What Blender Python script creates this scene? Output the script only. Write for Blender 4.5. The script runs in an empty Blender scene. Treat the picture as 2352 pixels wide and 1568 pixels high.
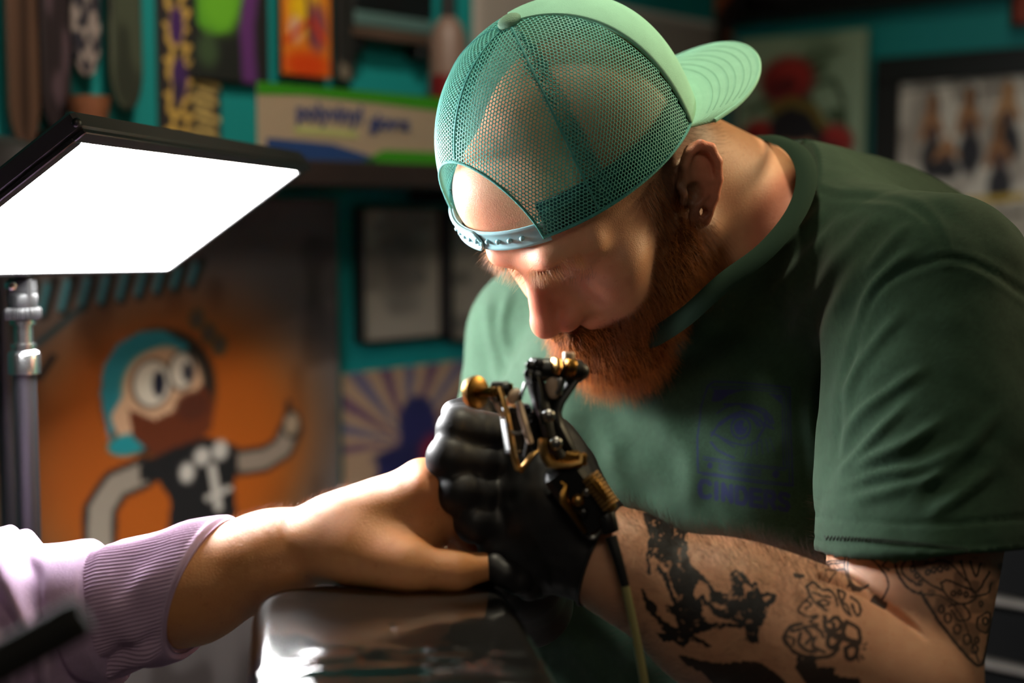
import bpy, math, random
import numpy as np
from mathutils import Vector, Matrix
rng = np.random.default_rng(7); random.seed(7)
sc = bpy.context.scene

# ------------------------------------------------------------------ camera, world, lights, exposure
FPX = 2352 * 50 / 36
CAM = np.array([0.0, 0.0, 1.20]); TILT = math.radians(5.1)
RIGHT = np.array([1.0, 0, 0]); UP = np.array([0, math.sin(TILT), math.cos(TILT)]); FWD = np.array([0, math.cos(TILT), -math.sin(TILT)])
cd = bpy.data.cameras.new('camera'); cam = bpy.data.objects.new('camera', cd); sc.collection.objects.link(cam)
cam.location = CAM; cam.rotation_euler = (math.pi / 2 - TILT, 0, 0)
cd.lens = 50; cd.sensor_width = 36; cd.clip_start = 0.05
cd.dof.use_dof = True; cd.dof.focus_distance = 1.08; cd.dof.aperture_fstop = 2.6
sc.camera = cam
sc.view_settings.view_transform = 'Standard'; sc.view_settings.look = 'None'
sc.view_settings.exposure = 0.0; sc.view_settings.gamma = 1.0; sc.view_settings.use_curve_mapping = False
sc.cycles.use_denoising = True; sc.cycles.max_bounces = 8; sc.cycles.transparent_max_bounces = 12
sc.cycles.sample_clamp_indirect = 4.0
wd = bpy.data.worlds.new('world'); sc.world = wd; wd.use_nodes = True
wd.node_tree.nodes['Background'].inputs[0].default_value = (1.0, 0.85, 0.7, 1); wd.node_tree.nodes['Background'].inputs[1].default_value = 0.02
PANEL_EMIT = 82.0
def area(name, loc, target, size, power, col):
    l = bpy.data.lights.new(name, 'AREA'); l.shape = 'DISK'; l.size = size; l.energy = power; l.color = col
    o = bpy.data.objects.new(name, l); sc.collection.objects.link(o); o.location = loc
    o.rotation_euler = (Vector(target) - Vector(loc)).to_track_quat('-Z', 'Y').to_euler(); return o
def spot(name, loc, target, angle, radius, power, col):
    l = bpy.data.lights.new(name, 'SPOT'); l.spot_size = math.radians(angle); l.spot_blend = 0.7; l.shadow_soft_size = radius; l.energy = power; l.color = col
    o = bpy.data.objects.new(name, l); sc.collection.objects.link(o); o.location = loc
    o.rotation_euler = (Vector(target) - Vector(loc)).to_track_quat('-Z', 'Y').to_euler(); return o
spot('ceiling_spotlight', (0.14, 1.26, 2.6), (0.08, 1.17, 1.35), 30, 0.09, 72.0, (1.0, 0.90, 0.66))
spot('neck_fill_spot', (1.25, 1.46, 1.75), (0.16, 1.16, 1.28), 34, 0.20, 58.0, (1.0, 0.78, 0.44))  # added warm fill aimed at the neck, not a fixture of the room
spot('wall_fill_spot', (0.10, 0.9, 2.6), (-0.36, 2.05, 1.60), 52, 0.10, 70.0, (1.0, 0.90, 0.74))  # added fill for the upper left wall and glove box, cone kept off the people
spot('wall_fill_spot', (0.10, 0.30, 2.05), (-0.30, 2.10, 1.20), 38, 0.12, 15.0, (1.0, 0.90, 0.74))  # second added fill, lower, to brighten the wall under the shelf
area('room_ceiling_light', (0.2, -0.7, 2.6), (0.0, 1.3, 1.0), 0.9, 7.2, (1.0, 0.87, 0.68))
spot('picture_fill_spot', (0.55, 1.55, 2.6), (0.95, 2.4, 1.38), 66, 0.10, 12.5, (1.0, 0.88, 0.70))  # added fill to lift the right wall pictures, no real picture lamp

# ------------------------------------------------------------------ helpers
def V(P):                                     # camera-frame metres (right, up, depth) -> world
    P = np.atleast_2d(P); return CAM + P[:, :1] * RIGHT + P[:, 1:2] * UP + P[:, 2:3] * FWD
def J(px, py, d): return np.array([(px - 1176) / FPX * d, (784 - py) / FPX * d, d])
def JW(px, py, d): return V(J(px, py, d))[0]
def proj(P): return 1176 + FPX * P[:, 0] / P[:, 2], 784 - FPX * P[:, 1] / P[:, 2]
def unit(v): v = np.asarray(v, float); return v / np.linalg.norm(v)
def lin(c):
    c = np.asarray(c, float) / 255.0
    return np.where(c <= 0.04045, c / 12.92, ((c + 0.055) / 1.055) ** 2.4)
def smooth(x, a, b):
    t = np.clip((x - a) / (b - a), 0, 1); return t * t * (3 - 2 * t)

MATS = {}
def mat(name, col=(128, 128, 128), rough=0.5, metal=0.0, attr=False, noise=0.0, nscale=40, bump=0.0, bscale=200, sss=0.0, emit=None,
        spec=0.5, coat=0.0, trans=0.0, sheen=0.0, wave=None):
    if name in MATS: return MATS[name]
    m = bpy.data.materials.new(name); m.use_nodes = True; nt = m.node_tree; N = nt.nodes; Lk = nt.links
    b = N['Principled BSDF']; c = tuple(lin(col)) + (1,)
    b.inputs['Base Color'].default_value = c; b.inputs['Roughness'].default_value = rough; b.inputs['Metallic'].default_value = metal
    b.inputs['Specular IOR Level'].default_value = spec; b.inputs['Coat Weight'].default_value = coat; b.inputs['Transmission Weight'].default_value = trans
    b.inputs['Sheen Weight'].default_value = sheen
    src = None
    if attr:
        a = N.new('ShaderNodeAttribute'); a.attribute_name = 'Col'; src = a.outputs['Color']; Lk.new(src, b.inputs['Base Color'])
    tc = N.new('ShaderNodeTexCoord')
    if noise > 0:
        nz = N.new('ShaderNodeTexNoise'); nz.inputs['Scale'].default_value = nscale; nz.inputs['Detail'].default_value = 5; Lk.new(tc.outputs['Object'], nz.inputs['Vector'])
        mr = N.new('ShaderNodeMapRange'); mr.inputs[1].default_value = 0.3; mr.inputs[2].default_value = 0.7; mr.inputs[3].default_value = 1 - noise; mr.inputs[4].default_value = 1 + noise; Lk.new(nz.outputs['Fac'], mr.inputs[0])
        mx = N.new('ShaderNodeVectorMath'); mx.operation = 'SCALE'
        if src: Lk.new(src, mx.inputs[0])
        else: mx.inputs[0].default_value = c[:3]
        Lk.new(mr.outputs[0], mx.inputs['Scale']); Lk.new(mx.outputs[0], b.inputs['Base Color'])
    if bump > 0:
        n2 = N.new('ShaderNodeTexNoise'); n2.inputs['Scale'].default_value = bscale; n2.inputs['Detail'].default_value = 3; Lk.new(tc.outputs['Object'], n2.inputs['Vector'])
        bp = N.new('ShaderNodeBump'); bp.inputs['Strength'].default_value = bump; bp.inputs['Distance'].default_value = 0.002; Lk.new(n2.outputs['Fac'], bp.inputs['Height']); Lk.new(bp.outputs[0], b.inputs['Normal'])
    if sss > 0:
        b.inputs['Subsurface Weight'].default_value = sss; b.inputs['Subsurface Radius'].default_value = (1.0, 0.35, 0.2); b.inputs['Subsurface Scale'].default_value = 0.006
    if emit:
        b.inputs['Emission Color'].default_value = (1, 1, 1, 1); b.inputs['Emission Strength'].default_value = emit
    MATS[name] = m; return m

def empty(name, loc, label, cat, group=None):
    o = bpy.data.objects.new(name, None); o.location = loc; sc.collection.objects.link(o); o.empty_display_size = 0.05
    o['label'] = label; o['category'] = cat
    if group: o['group'] = group
    return o
def tag(o, label=None, cat=None, group=None, kind=None):
    for k, v in (('label', label), ('category', cat), ('group', group), ('kind', kind)):
        if v: o[k] = v
    return o
def top(o):
    p = np.zeros(3)
    while o is not None: p += np.array(o.location); o = o.parent
    return p
def mk(name, W, faces, m, parent=None, sm=True, col=None, fix=True, kind=None):      # world-space verts, faces -> one mesh object
    W = np.asarray(W, float); me = bpy.data.meshes.new(name)
    off = top(parent) if parent is not None else np.zeros(3)
    if isinstance(faces, np.ndarray):
        k = faces.shape[1]; me.vertices.add(len(W)); me.vertices.foreach_set('co', (W - off).astype(np.float32).ravel())
        me.loops.add(faces.size); me.loops.foreach_set('vertex_index', faces.astype(np.int32).ravel())
        me.polygons.add(len(faces)); me.polygons.foreach_set('loop_start', np.arange(0, faces.size, k, dtype=np.int32))
        me.update(calc_edges=True); me.validate()
    else:
        me.from_pydata([tuple(v) for v in (W - off)], [], [tuple(int(i) for i in f) for f in faces]); me.update()
    if sm: me.polygons.foreach_set('use_smooth', np.ones(len(me.polygons), bool))
    if col is not None:
        a = me.attributes.new('Col', 'FLOAT_COLOR', 'POINT'); c = np.ones((len(W), 4), np.float32); c[:, :3] = col; a.data.foreach_set('color', c.ravel())
    me.materials.append(m); o = bpy.data.objects.new(name, me); sc.collection.objects.link(o)
    if parent is not None: o.parent = parent
    if kind: o['kind'] = kind
    if fix and len(me.polygons):
        import bmesh as bmod
        bm = bmod.new(); bm.from_mesh(me)
        if bm.calc_volume(signed=True) < 0: bmod.ops.reverse_faces(bm, faces=bm.faces); bm.to_mesh(me)
        bm.free()
    return o
def quadgrid(nu, nv, cu=False, cv=False):
    i = np.arange(nu if cu else nu - 1); j = np.arange(nv if cv else nv - 1); I, Jx = np.meshgrid(i, j, indexing='ij')
    a = I * nv + Jx; b = ((I + 1) % nu) * nv + Jx; c = ((I + 1) % nu) * nv + (Jx + 1) % nv; d = I * nv + (Jx + 1) % nv
    return np.stack([a, b, c, d], -1).reshape(-1, 4)
def catmull(pts, n):
    P = np.asarray(pts, float); out = []
    Q = np.vstack([2 * P[0] - P[1], P, 2 * P[-1] - P[-2]])
    for k in range(len(P) - 1):
        p0, p1, p2, p3 = Q[k:k + 4]
        for t in np.linspace(0, 1, n, endpoint=False): out.append(0.5 * (2 * p1 + (p2 - p0) * t + (2 * p0 - 5 * p1 + 4 * p2 - p3) * t * t + (3 * p1 - p0 - 3 * p2 + p3) * t ** 3))
    out.append(P[-1]); return np.array(out)
class MB:                                     # collects shapes (world coords) into one mesh
    def __init__(s): s.v = []; s.f = []; s.n = 0
    def add(s, v, f):
        v = np.asarray(v, float)
        s.v.append(v); s.f += [tuple(int(i) + s.n for i in q) for q in f]; s.n += len(v); return s
    def tube(s, pts, r, seg=10, caps=True, flat=None):
        P = np.asarray(pts, float); n = len(P); r = np.broadcast_to(np.asarray(r, float), (n,))
        T = np.gradient(P, axis=0); T /= np.linalg.norm(T, axis=1)[:, None] + 1e-12
        ref = np.array([0.0, 0, 1]) if abs(T[0, 2]) < 0.9 else np.array([1.0, 0, 0])
        A = unit(np.cross(T[0], ref)); V_ = []
        for k in range(n):
            A = unit(A - T[k] * (A @ T[k])); B = np.cross(T[k], A); th = np.linspace(0, 2 * np.pi, seg, endpoint=False)
            fl = 1.0 if flat is None else flat
            V_.append(P[k] + r[k] * (np.cos(th)[:, None] * A + fl * np.sin(th)[:, None] * B))
        f = [tuple(q) for q in quadgrid(n, seg, cv=True)]
        if caps: f += [tuple(range(seg)), tuple(range((n - 1) * seg, n * seg))[::-1]]
        return s.add(np.vstack(V_), f)
    def rod(s, a, b, r, r2=None, seg=14, bev=0.25):
        a = np.asarray(a, float); b = np.asarray(b, float); d = unit(b - a); L = np.linalg.norm(b - a); r2 = r if r2 is None else r2; e = min(bev * r, L * .3)
        return s.tube([a, a + d * e * .3, a + d * e, b - d * e, b - d * e * .3, b], [r - e, r - e * .3, r, r2, r2 - e * .3, r2 - e], seg)
    def box(s, c, ax, h, bev=0.0005):
        c = np.asarray(c, float); ax = np.array([unit(a) for a in ax]); h = np.asarray(h, float); e = min(bev, h.min() * .9); L = []
        for z, ins in ((-h[2], e), (-h[2] + e, 0), (h[2] - e, 0), (h[2], e)):
            x = h[0] - ins; y = h[1] - ins; g = e * (.5 if ins else 1)
            for a, b in ((-x, -y + g), (-x + g, -y), (x - g, -y), (x, -y + g), (x, y - g), (x - g, y), (-x + g, y), (-x, y - g)): L.append(c + a * ax[0] + b * ax[1] + z * ax[2])
        return s.add(L, [tuple(q) for q in quadgrid(4, 8, cv=True)] + [tuple(range(8))[::-1], tuple(range(24, 32))])
    def ball(s, c, r, nu=10, nv=8, ax=None):
        r = np.broadcast_to(np.asarray(r, float), (3,)); ax = np.eye(3) if ax is None else np.array([unit(a) for a in ax])
        th = np.linspace(0, np.pi, nv)[1:-1]; ph = np.linspace(0, 2 * np.pi, nu, endpoint=False); T, Ph = np.meshgrid(th, ph, indexing='ij')
        X = np.stack([r[0] * np.sin(T) * np.cos(Ph), r[1] * np.sin(T) * np.sin(Ph), r[2] * np.cos(T)], -1).reshape(-1, 3)
        n = len(X); X = np.vstack([X, [[0, 0, r[2]], [0, 0, -r[2]]]]) @ ax + np.asarray(c)
        f = [tuple(q) for q in quadgrid(nv - 2, nu, cv=True)]
        f += [(n, k, (k + 1) % nu) for k in range(nu)]; b0 = (nv - 3) * nu; f += [(n + 1, b0 + (k + 1) % nu, b0 + k) for k in range(nu)]
        return s.add(X, f)
    def build(s, name, m, parent=None, sm=True, kind=None):
        W = np.vstack(s.v); import bmesh as bmod
        off = top(parent) if parent is not None else np.zeros(3)
        me = bpy.data.meshes.new(name); me.from_pydata([tuple(v) for v in W - off], [], s.f)
        bm = bmod.new(); bm.from_mesh(me); bmod.ops.recalc_face_normals(bm, faces=bm.faces); bm.to_mesh(me); bm.free()
        if sm: me.shade_smooth() if False else me.polygons.foreach_set('use_smooth', np.ones(len(me.polygons), bool)); me.set_sharp_from_angle(angle=math.radians(42))
        me.materials.append(m); o = bpy.data.objects.new(name, me); sc.collection.objects.link(o)
        if parent is not None: o.parent = parent
        if kind: o['kind'] = kind
        return o

# ---- implicit surfaces: blended primitives meshed with surface nets (camera-frame metres)
def ell(P, c, r, R=None):
    Q = P - c
    if R is not None: Q = Q @ R
    r = np.asarray(r, float); k0 = np.linalg.norm(Q / r, axis=1); k1 = np.linalg.norm(Q / (r * r), axis=1) + 1e-9
    return k0 * (k0 - 1) / k1
def rc(P, a, b, ra, rb, n=None, k=1.0):
    a = np.asarray(a, float); b = np.asarray(b, float); Q = P - a; d = b - a
    if n is not None:
        n = unit(n); Q = Q + np.outer((Q @ n) * (1 / k - 1), n); d = d + n * (d @ n) * (1 / k - 1)
    h = np.clip(Q @ d / (d @ d), 0, 1); return (np.linalg.norm(Q - h[:, None] * d, axis=1) - (ra + (rb - ra) * h)) * (min(1, k) if n is not None else 1)
def chain(P, pts, rs, k=0.004):
    D = None
    for i in range(len(pts) - 1):
        x = rc(P, pts[i], pts[i + 1], rs[i], rs[i + 1]); D = x if D is None else smin(D, x, k)
    return D
def smin(a, b, k):
    h = np.maximum(k - np.abs(a - b), 0) / k; return np.minimum(a, b) - h * h * k * 0.25
def smax(a, b, k): return -smin(-a, -b, k)
def mesh_sdf(f, lo, hi, h, B=8, proj_steps=2):
    lo = np.asarray(lo, float); n = np.ceil((np.asarray(hi) - lo) / h / B).astype(int); N = n * B
    ci = np.stack(np.meshgrid(*[np.arange(k) for k in n], indexing='ij'), -1).reshape(-1, 3)
    d = np.concatenate([f(x) for x in np.array_split(lo + (ci + 0.5) * B * h - h / 2, max(1, len(ci) // 200000))])
    act = np.abs(d) < B * h * 1.35
    val = np.full((n[0], n[1], n[2], B, B, B), 0.0, np.float32); val[...] = np.sign(d).reshape(n[0], n[1], n[2], 1, 1, 1)
    ai = ci[act]; o = np.stack(np.meshgrid(*[np.arange(B)] * 3, indexing='ij'), -1).reshape(-1, 3)
    for ch in np.array_split(ai, max(1, len(ai) // 400)):
        if len(ch) == 0: continue
        P = lo + (ch[:, None] * B + o[None]).reshape(-1, 3) * h
        val[ch[:, 0], ch[:, 1], ch[:, 2]] = f(P).reshape(len(ch), B, B, B)
    v = val.transpose(0, 3, 1, 4, 2, 5).reshape(N); S = v < 0
    c = np.zeros(N - 1, np.int8)
    for dx in (0, 1):
        for dy in (0, 1):
            for dz in (0, 1): c += S[dx:N[0] - 1 + dx, dy:N[1] - 1 + dy, dz:N[2] - 1 + dz]
    cell = np.argwhere((c > 0) & (c < 8)); idx = np.full(N - 1, -1, np.int32); idx[tuple(cell.T)] = np.arange(len(cell))
    acc = np.zeros((len(cell), 3)); cnt = np.zeros(len(cell))
    cor = [(0, 0, 0), (1, 0, 0), (0, 1, 0), (1, 1, 0), (0, 0, 1), (1, 0, 1), (0, 1, 1), (1, 1, 1)]
    for a, b in ((0, 1), (2, 3), (4, 5), (6, 7), (0, 2), (1, 3), (4, 6), (5, 7), (0, 4), (1, 5), (2, 6), (3, 7)):
        ca = cell + cor[a]; cb = cell + cor[b]; va = v[tuple(ca.T)]; vb = v[tuple(cb.T)]; x = (va < 0) != (vb < 0)
        t = np.where(x, va / np.where(x, va - vb, 1), 0)[:, None]; acc += np.where(x[:, None], ca + t * (cb - ca), 0); cnt += x
    P = lo + acc / cnt[:, None] * h; F = []
    for ax in range(3):
        sl0 = [slice(None)] * 3; sl1 = [slice(None)] * 3; sl0[ax] = slice(0, -1); sl1[ax] = slice(1, None)
        e = S[tuple(sl0)] != S[tuple(sl1)]; q = np.argwhere(e); u, w = [k for k in range(3) if k != ax]
        ok = (q[:, u] > 0) & (q[:, w] > 0) & (q[:, u] < N[u] - 1) & (q[:, w] < N[w] - 1); q = q[ok]; flip = S[tuple(q.T)]
        def at(du, dw):
            r = q.copy(); r[:, u] -= du; r[:, w] -= dw; return idx[tuple(r.T)]
        Q = np.stack([at(1, 1), at(0, 1), at(0, 0), at(1, 0)], 1); sgn = flip ^ (ax == 1); Q[sgn] = Q[sgn][:, ::-1]; F.append(Q)
    F = np.vstack(F)
    for _ in range(proj_steps):
        g, d0 = grad(f, P); st = np.clip(d0, -h, h)[:, None] * g; P = P - st
    return P, F
def grad(f, P, e=4e-4):
    d0 = f(P); g = np.stack([f(P + e * np.eye(3)[k]) - d0 for k in range(3)], 1) / e
    L = np.linalg.norm(g, axis=1)[:, None] + 1e-9; return g / L, d0 / L[:, 0]
def refine(P, F, sel, n, f=None):             # split the selected quads into n x n
    A = F[sel]; keep = F[~sel]; t = np.arange(n + 1) / n; S_, T_ = np.meshgrid(t, t, indexing='ij'); S_ = S_.ravel()[None, :, None]; T_ = T_.ravel()[None, :, None]
    q = P[A]; G = (q[:, 0:1] * (1 - S_) * (1 - T_) + q[:, 1:2] * S_ * (1 - T_) + q[:, 2:3] * S_ * T_ + q[:, 3:4] * (1 - S_) * T_).reshape(-1, 3)
    key = np.round(G / 1e-6).astype(np.int64); _, first, inv = np.unique(key, axis=0, return_index=True, return_inverse=True); inv = inv.ravel()
    G = G[first]
    if f is not None:
        g, d0 = grad(f, G); G = G - np.clip(d0, -5e-4, 5e-4)[:, None] * g
    base = (np.arange(len(A)) * (n + 1) ** 2)[:, None, None]; gi = np.arange((n + 1) ** 2).reshape(n + 1, n + 1)
    Q = np.stack([gi[:-1, :-1], gi[1:, :-1], gi[1:, 1:], gi[:-1, 1:]], -1).reshape(-1, 4)
    NF = inv[(base + Q[None]).reshape(-1, 4)] + len(P)
    P2 = np.vstack([P, G]); F2 = np.vstack([keep, NF]); used = np.unique(F2); mp = np.full(len(P2), -1); mp[used] = np.arange(len(used)); return P2[used], mp[F2]
def seg_dist(px, py, pts):
    D = np.full(px.shape, 1e9); T = np.zeros(px.shape); n = len(pts) - 1
    for i in range(n):
        (x0, y0), (x1, y1) = pts[i], pts[i + 1]; dx, dy = x1 - x0, y1 - y0; h = np.clip(((px - x0) * dx + (py - y0) * dy) / (dx * dx + dy * dy + 1e-9), 0, 1)
        d = np.hypot(px - x0 - h * dx, py - y0 - h * dy); m = d < D; D = np.where(m, d, D); T = np.where(m, (i + h) / n, T)
    return D, T
def inpoly(px, py, pts):
    c = np.zeros(px.shape, bool); n = len(pts)
    for i in range(n):
        (x0, y0), (x1, y1) = pts[i], pts[(i + 1) % n]
        if y0 == y1: continue
        c ^= ((y0 > py) != (y1 > py)) & (px < (x1 - x0) * (py - y0) / (y1 - y0) + x0)
    return c
def vnoise(P, s, seed=0):                     # cheap value noise, any dimension 2 or 3
    P = np.asarray(P) * s; i = np.floor(P).astype(np.int64); f = P - i; f = f * f * (3 - 2 * f); D = P.shape[1]; out = 0
    for k in range(2 ** D):
        o = np.array([(k >> j) & 1 for j in range(D)]); q = i + o; hsh = seed * 374761393
        for j, pr in enumerate((73856093, 19349663, 83492791)[:D]): hsh = hsh ^ (q[:, j] * pr)
        hsh = (hsh ^ (hsh >> 13)) * 1274126177; hsh = (hsh ^ (hsh >> 16)) & 0xffff
        out = out + hsh / 65535.0 * np.prod(np.where(o, f, 1 - f), axis=1)
    return out
def strands(name, roots, dirs, length, parent, m, npts=7, droop=0.0, curl=0.0, rad=4e-5, bend=None, seed=1):
    r = np.random.default_rng(seed); n = len(roots); length = np.broadcast_to(length, (n,)); step = (length / (npts - 1))[:, None]
    P = np.zeros((n, npts, 3)); P[:, 0] = roots; D = dirs.copy(); A = r.normal(size=(n, 3)); ph = r.uniform(0, 6.28, (n, 1))
    for k in range(1, npts):
        D = D + np.array([0, 0, -1.0]) * droop / npts
        if bend is not None: D = D + bend / npts
        A2 = np.cross(D, A); D = D + curl * (np.sin(ph + k * 1.7) * A + np.cos(ph + k * 1.7) * A2) / npts
        D /= np.linalg.norm(D, axis=1)[:, None]; P[:, k] = P[:, k - 1] + D * step
    off = top(parent); hc = bpy.data.hair_curves.new(name); hc.add_curves([npts] * n)
    hc.attributes['position'].data.foreach_set('vector', (P - off).astype(np.float32).ravel())
    ra = hc.attributes.get('radius') or hc.attributes.new('radius', 'FLOAT', 'POINT')
    ra.data.foreach_set('value', (np.tile(np.linspace(1, 0.25, npts), n) * np.repeat(r.uniform(.7, 1.3, n), npts) * rad).astype(np.float32))
    hc.materials.append(m); o = bpy.data.objects.new(name, hc); sc.collection.objects.link(o); o.parent = parent; o['kind'] = 'stuff'; return o
def hairmat(name, col, rough=0.35, var=0.3):
    m = bpy.data.materials.new(name); m.use_nodes = True; N = m.node_tree.nodes; b = N['Principled BSDF']; Lk = m.node_tree.links
    info = N.new('ShaderNodeHairInfo'); mr = N.new('ShaderNodeMapRange'); mr.inputs[3].default_value = 1 - var; mr.inputs[4].default_value = 1 + var; Lk.new(info.outputs['Random'], mr.inputs[0])
    mx = N.new('ShaderNodeVectorMath'); mx.operation = 'SCALE'; mx.inputs[0].default_value = tuple(lin(col)); Lk.new(mr.outputs[0], mx.inputs['Scale']); Lk.new(mx.outputs[0], b.inputs['Base Color'])
    b.inputs['Roughness'].default_value = rough; b.inputs['Specular IOR Level'].default_value = 0.4; return m

# ------------------------------------------------------------------ the room
KX = np.array([0.47, 3.04]); DL = np.array([-0.655, -0.7556]); DR = np.array([0.7556, -0.655]); NL = DR.copy(); NR = DL.copy()
WALLS = {'left': (KX, DL, NL), 'right': (KX, DR, NR)}
def wp(w, s, z, o=0.0):                       # a point on a wall: distance from the corner, height, distance off the wall
    k, d, n = WALLS[w]; s = np.asarray(s, float); xy = k + s[..., None] * d + np.asarray(o, float)[..., None] * n if s.ndim else k + s * d + o * n
    return np.concatenate([xy, (np.zeros(s.shape) + z)[..., None]], -1) if s.ndim else np.array([xy[0], xy[1], z])
def hit(w, px, py, o=0.0):                    # where the sight line of a photo point meets a wall
    k, d, n = WALLS[w]; r = JW(px, py, 1.0) - CAM; t = ((k + o * n - CAM[:2]) @ n) / (r[:2] @ n); P = CAM + t * r
    return (P[:2] - k) @ d, P[2]
def wbox(b, w, s0, s1, z0, z1, o0, o1, bev=0.002):
    k, d, n = WALLS[w]; ax = [np.append(d, 0), np.append(n, 0), np.array([0, 0, 1.0])]
    return b.box(wp(w, (s0 + s1) / 2, (z0 + z1) / 2, (o0 + o1) / 2), ax, [abs(s1 - s0) / 2, abs(o1 - o0) / 2, abs(z1 - z0) / 2], bev)
m_teal = mat('teal_wall_paint', (14, 140, 138), 0.6, noise=0.08, nscale=3, bump=0.15, bscale=90)
for nm, w, L in (('wall_left', 'left', 4.6), ('wall_right', 'right', 3.6)):
    b = MB(); wbox(b, w, -0.1 if w == 'right' else 0, L, 0, 2.7, -0.1, 0); tag(b.build(nm, m_teal), kind='structure')
b = MB(); b.box((0, 1.2, -0.05), np.eye(3), (4, 3.5, 0.05)); tag(b.build('floor', mat('dark_floor', (58, 52, 48), 0.5, noise=0.2, nscale=6)), kind='structure')
b = MB(); b.box((0, 1.2, 2.75), np.eye(3), (4, 3.5, 0.05)); tag(b.build('ceiling', mat('ceiling_paint', (150, 145, 135), 0.8)), kind='structure')

def paint(px, py, bg, ops):                   # flat print in the panel's own photo coordinates -> linear colours
    C = np.tile(np.array(bg, float), (len(px), 1))
    for o in ops:
        if o[0] == 'e':
            _, cx, cy, rx, ry, col = o[:6]; soft = o[6] if len(o) > 6 else 0.08; d = np.hypot((px - cx) / rx, (py - cy) / ry); a = 1 - smooth(d, 1 - soft, 1 + soft)
        elif o[0] == 'p': a = inpoly(px, py, o[1]).astype(float); col = o[2]
        elif o[0] == 'l': a = 1 - smooth(seg_dist(px, py, o[1])[0], o[2] * .5 - 1.5, o[2] * .5 + 1.5); col = o[3]
        elif o[0] == 'n':
            a = smooth(vnoise(np.stack([px * o[3], py * o[4]], 1), 1.0, o[5]), o[1], o[2]); col = o[6]
            if len(o) > 7: x0, y0, x1, y1 = o[7]; a = a * ((px > x0) & (px < x1) & (py > y0) & (py < y1))
        C = C * (1 - a[:, None]) + np.array(col, float) * a[:, None]
    return lin(C)
def sheet(name, w, x0, x1, y0, y1, o, th, bg, ops, m, parent, n=(70, 70), prof=None, tilt=0.0):   # a flat printed board on a wall; prof(v) narrows it (rounded ends)
    xm, ym = (x0 + x1) / 2, (y0 + y1) / 2; sL = hit(w, x0, ym, o)[0]; sR = hit(w, x1, ym, o)[0]; zT = hit(w, xm, y0, o)[1]; zB = hit(w, xm, y1, o)[1]
    u = np.linspace(0, 1, n[0]); v = np.linspace(0, 1, n[1]); U_, V_ = np.meshgrid(u, v, indexing='ij')
    pf = np.ones_like(V_) if prof is None else prof(V_)
    S = sL + (sR - sL) * (0.5 + (U_ - 0.5) * pf); Z = zT + (zB - zT) * V_; k, d, nn = WALLS[w]
    O = o + tilt * V_
    Fr = wp(w, S.ravel(), Z.ravel(), (O + th).ravel()); Bk = wp(w, S.ravel(), Z.ravel(), O.ravel()); nf = n[0] * n[1]
    G = quadgrid(*n); ring = [i * n[1] for i in range(n[0])] + [(n[0] - 1) * n[1] + j for j in range(1, n[1])] + [i * n[1] + n[1] - 1 for i in range(n[0] - 2, -1, -1)] + [j for j in range(n[1] - 2, 0, -1)]
    side = [(ring[i], ring[(i + 1) % len(ring)], ring[(i + 1) % len(ring)] + nf, ring[i] + nf) for i in range(len(ring))]
    col = paint((x0 + (x1 - x0) * U_).ravel(), (y0 + (y1 - y0) * V_).ravel(), bg, ops)
    F = np.vstack([G, G[:, ::-1] + nf, np.array(side)[:, ::-1]])
    ob = mk(name, np.vstack([Fr, Bk]), F, m, parent, sm=False, col=np.vstack([col, col]))
    return ob, (sL, sR, zT, zB)
m_print = mat('printed_paper', attr=True, rough=0.6); m_gloss = mat('printed_board', attr=True, rough=0.35)
m_black = mat('black_plastic', (18, 18, 19), 0.45, bump=0.1, bscale=300); m_bframe = mat('black_wood_frame', (20, 17, 16), 0.4)
def wallthing(name, w, x0, x1, y0, y1, label, cat, o=0.004, th=0.004, bg=(128, 128, 128), ops=(), frame=0, m=None, group=None, n=(70, 70), prof=None, part='sheet', fmat=None, tilt=0.0):
    s, z = hit(w, (x0 + x1) / 2, y1, o); e = empty(name, wp(w, s, z, o), label, cat, group)
    _, (sL, sR, zT, zB) = sheet(part, w, x0, x1, y0, y1, o, th, bg, ops, m or m_print, e, n, prof, tilt)
    if frame:
        lo, hi = min(sL, sR), max(sL, sR)
        for (a, b_, c, d_) in ((lo - frame, hi + frame, zT, zT + frame), (lo - frame, hi + frame, zB - frame, zB), (lo - frame, lo, zB, zT), (hi, hi + frame, zB, zT)):
            q = MB(); wbox(q, w, a, b_, c, d_, 0.001, o + th + 0.012); q.build('frame_bar', fmat or m_bframe, e)
    return e
# lower shelf with the glove box, upper shelf with the black case
def shelf(name, x0, x1, ytop, ybot, depth, label, col, xm):
    s0 = hit('left', x0, ytop, depth)[0]; s1 = hit('left', x1, ytop, depth)[0]; zt = hit('left', xm, ytop, depth)[1]; zb = hit('left', xm, ybot, depth)[1]
    e = empty(name, wp('left', (s0 + s1) / 2, zb, 0), label, 'shelf')
    q = MB(); wbox(q, 'left', s0, s1, zb, zt, 0.001, depth); q.build('board', mat(name + '_wood', col, 0.5, noise=.15, nscale=12), e)
    for f in (.12, .88):
        s = s0 + (s1 - s0) * f; q = MB(); wbox(q, 'left', s - .012, s + .012, zb - .016, zb, .001, .012); wbox(q, 'left', s - .012, s + .012, zb - .02, zb - .0005, .001, depth * .85); q.build('bracket', m_black, e)
    return zt, zb
zs, zsb = shelf('storage_shelf', 300, 1250, 372, 428, .20, 'dark brown wall shelf under the box of gloves', (44, 32, 28), 850)
zu, _ = shelf('upper_shelf', 806, 1004, 70, 94, .04, 'thin brown upper shelf under black case', (86, 66, 54), 900)
def pyz(w, px, z, o):                         # photo row at which height z shows on a wall offset
    lo, hi = -2000.0, 3000.0
    for _ in range(50):
        m = (lo + hi) / 2
        if hit(w, px, m, o)[1] > z: lo = m
        else: hi = m
    return lo
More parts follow.
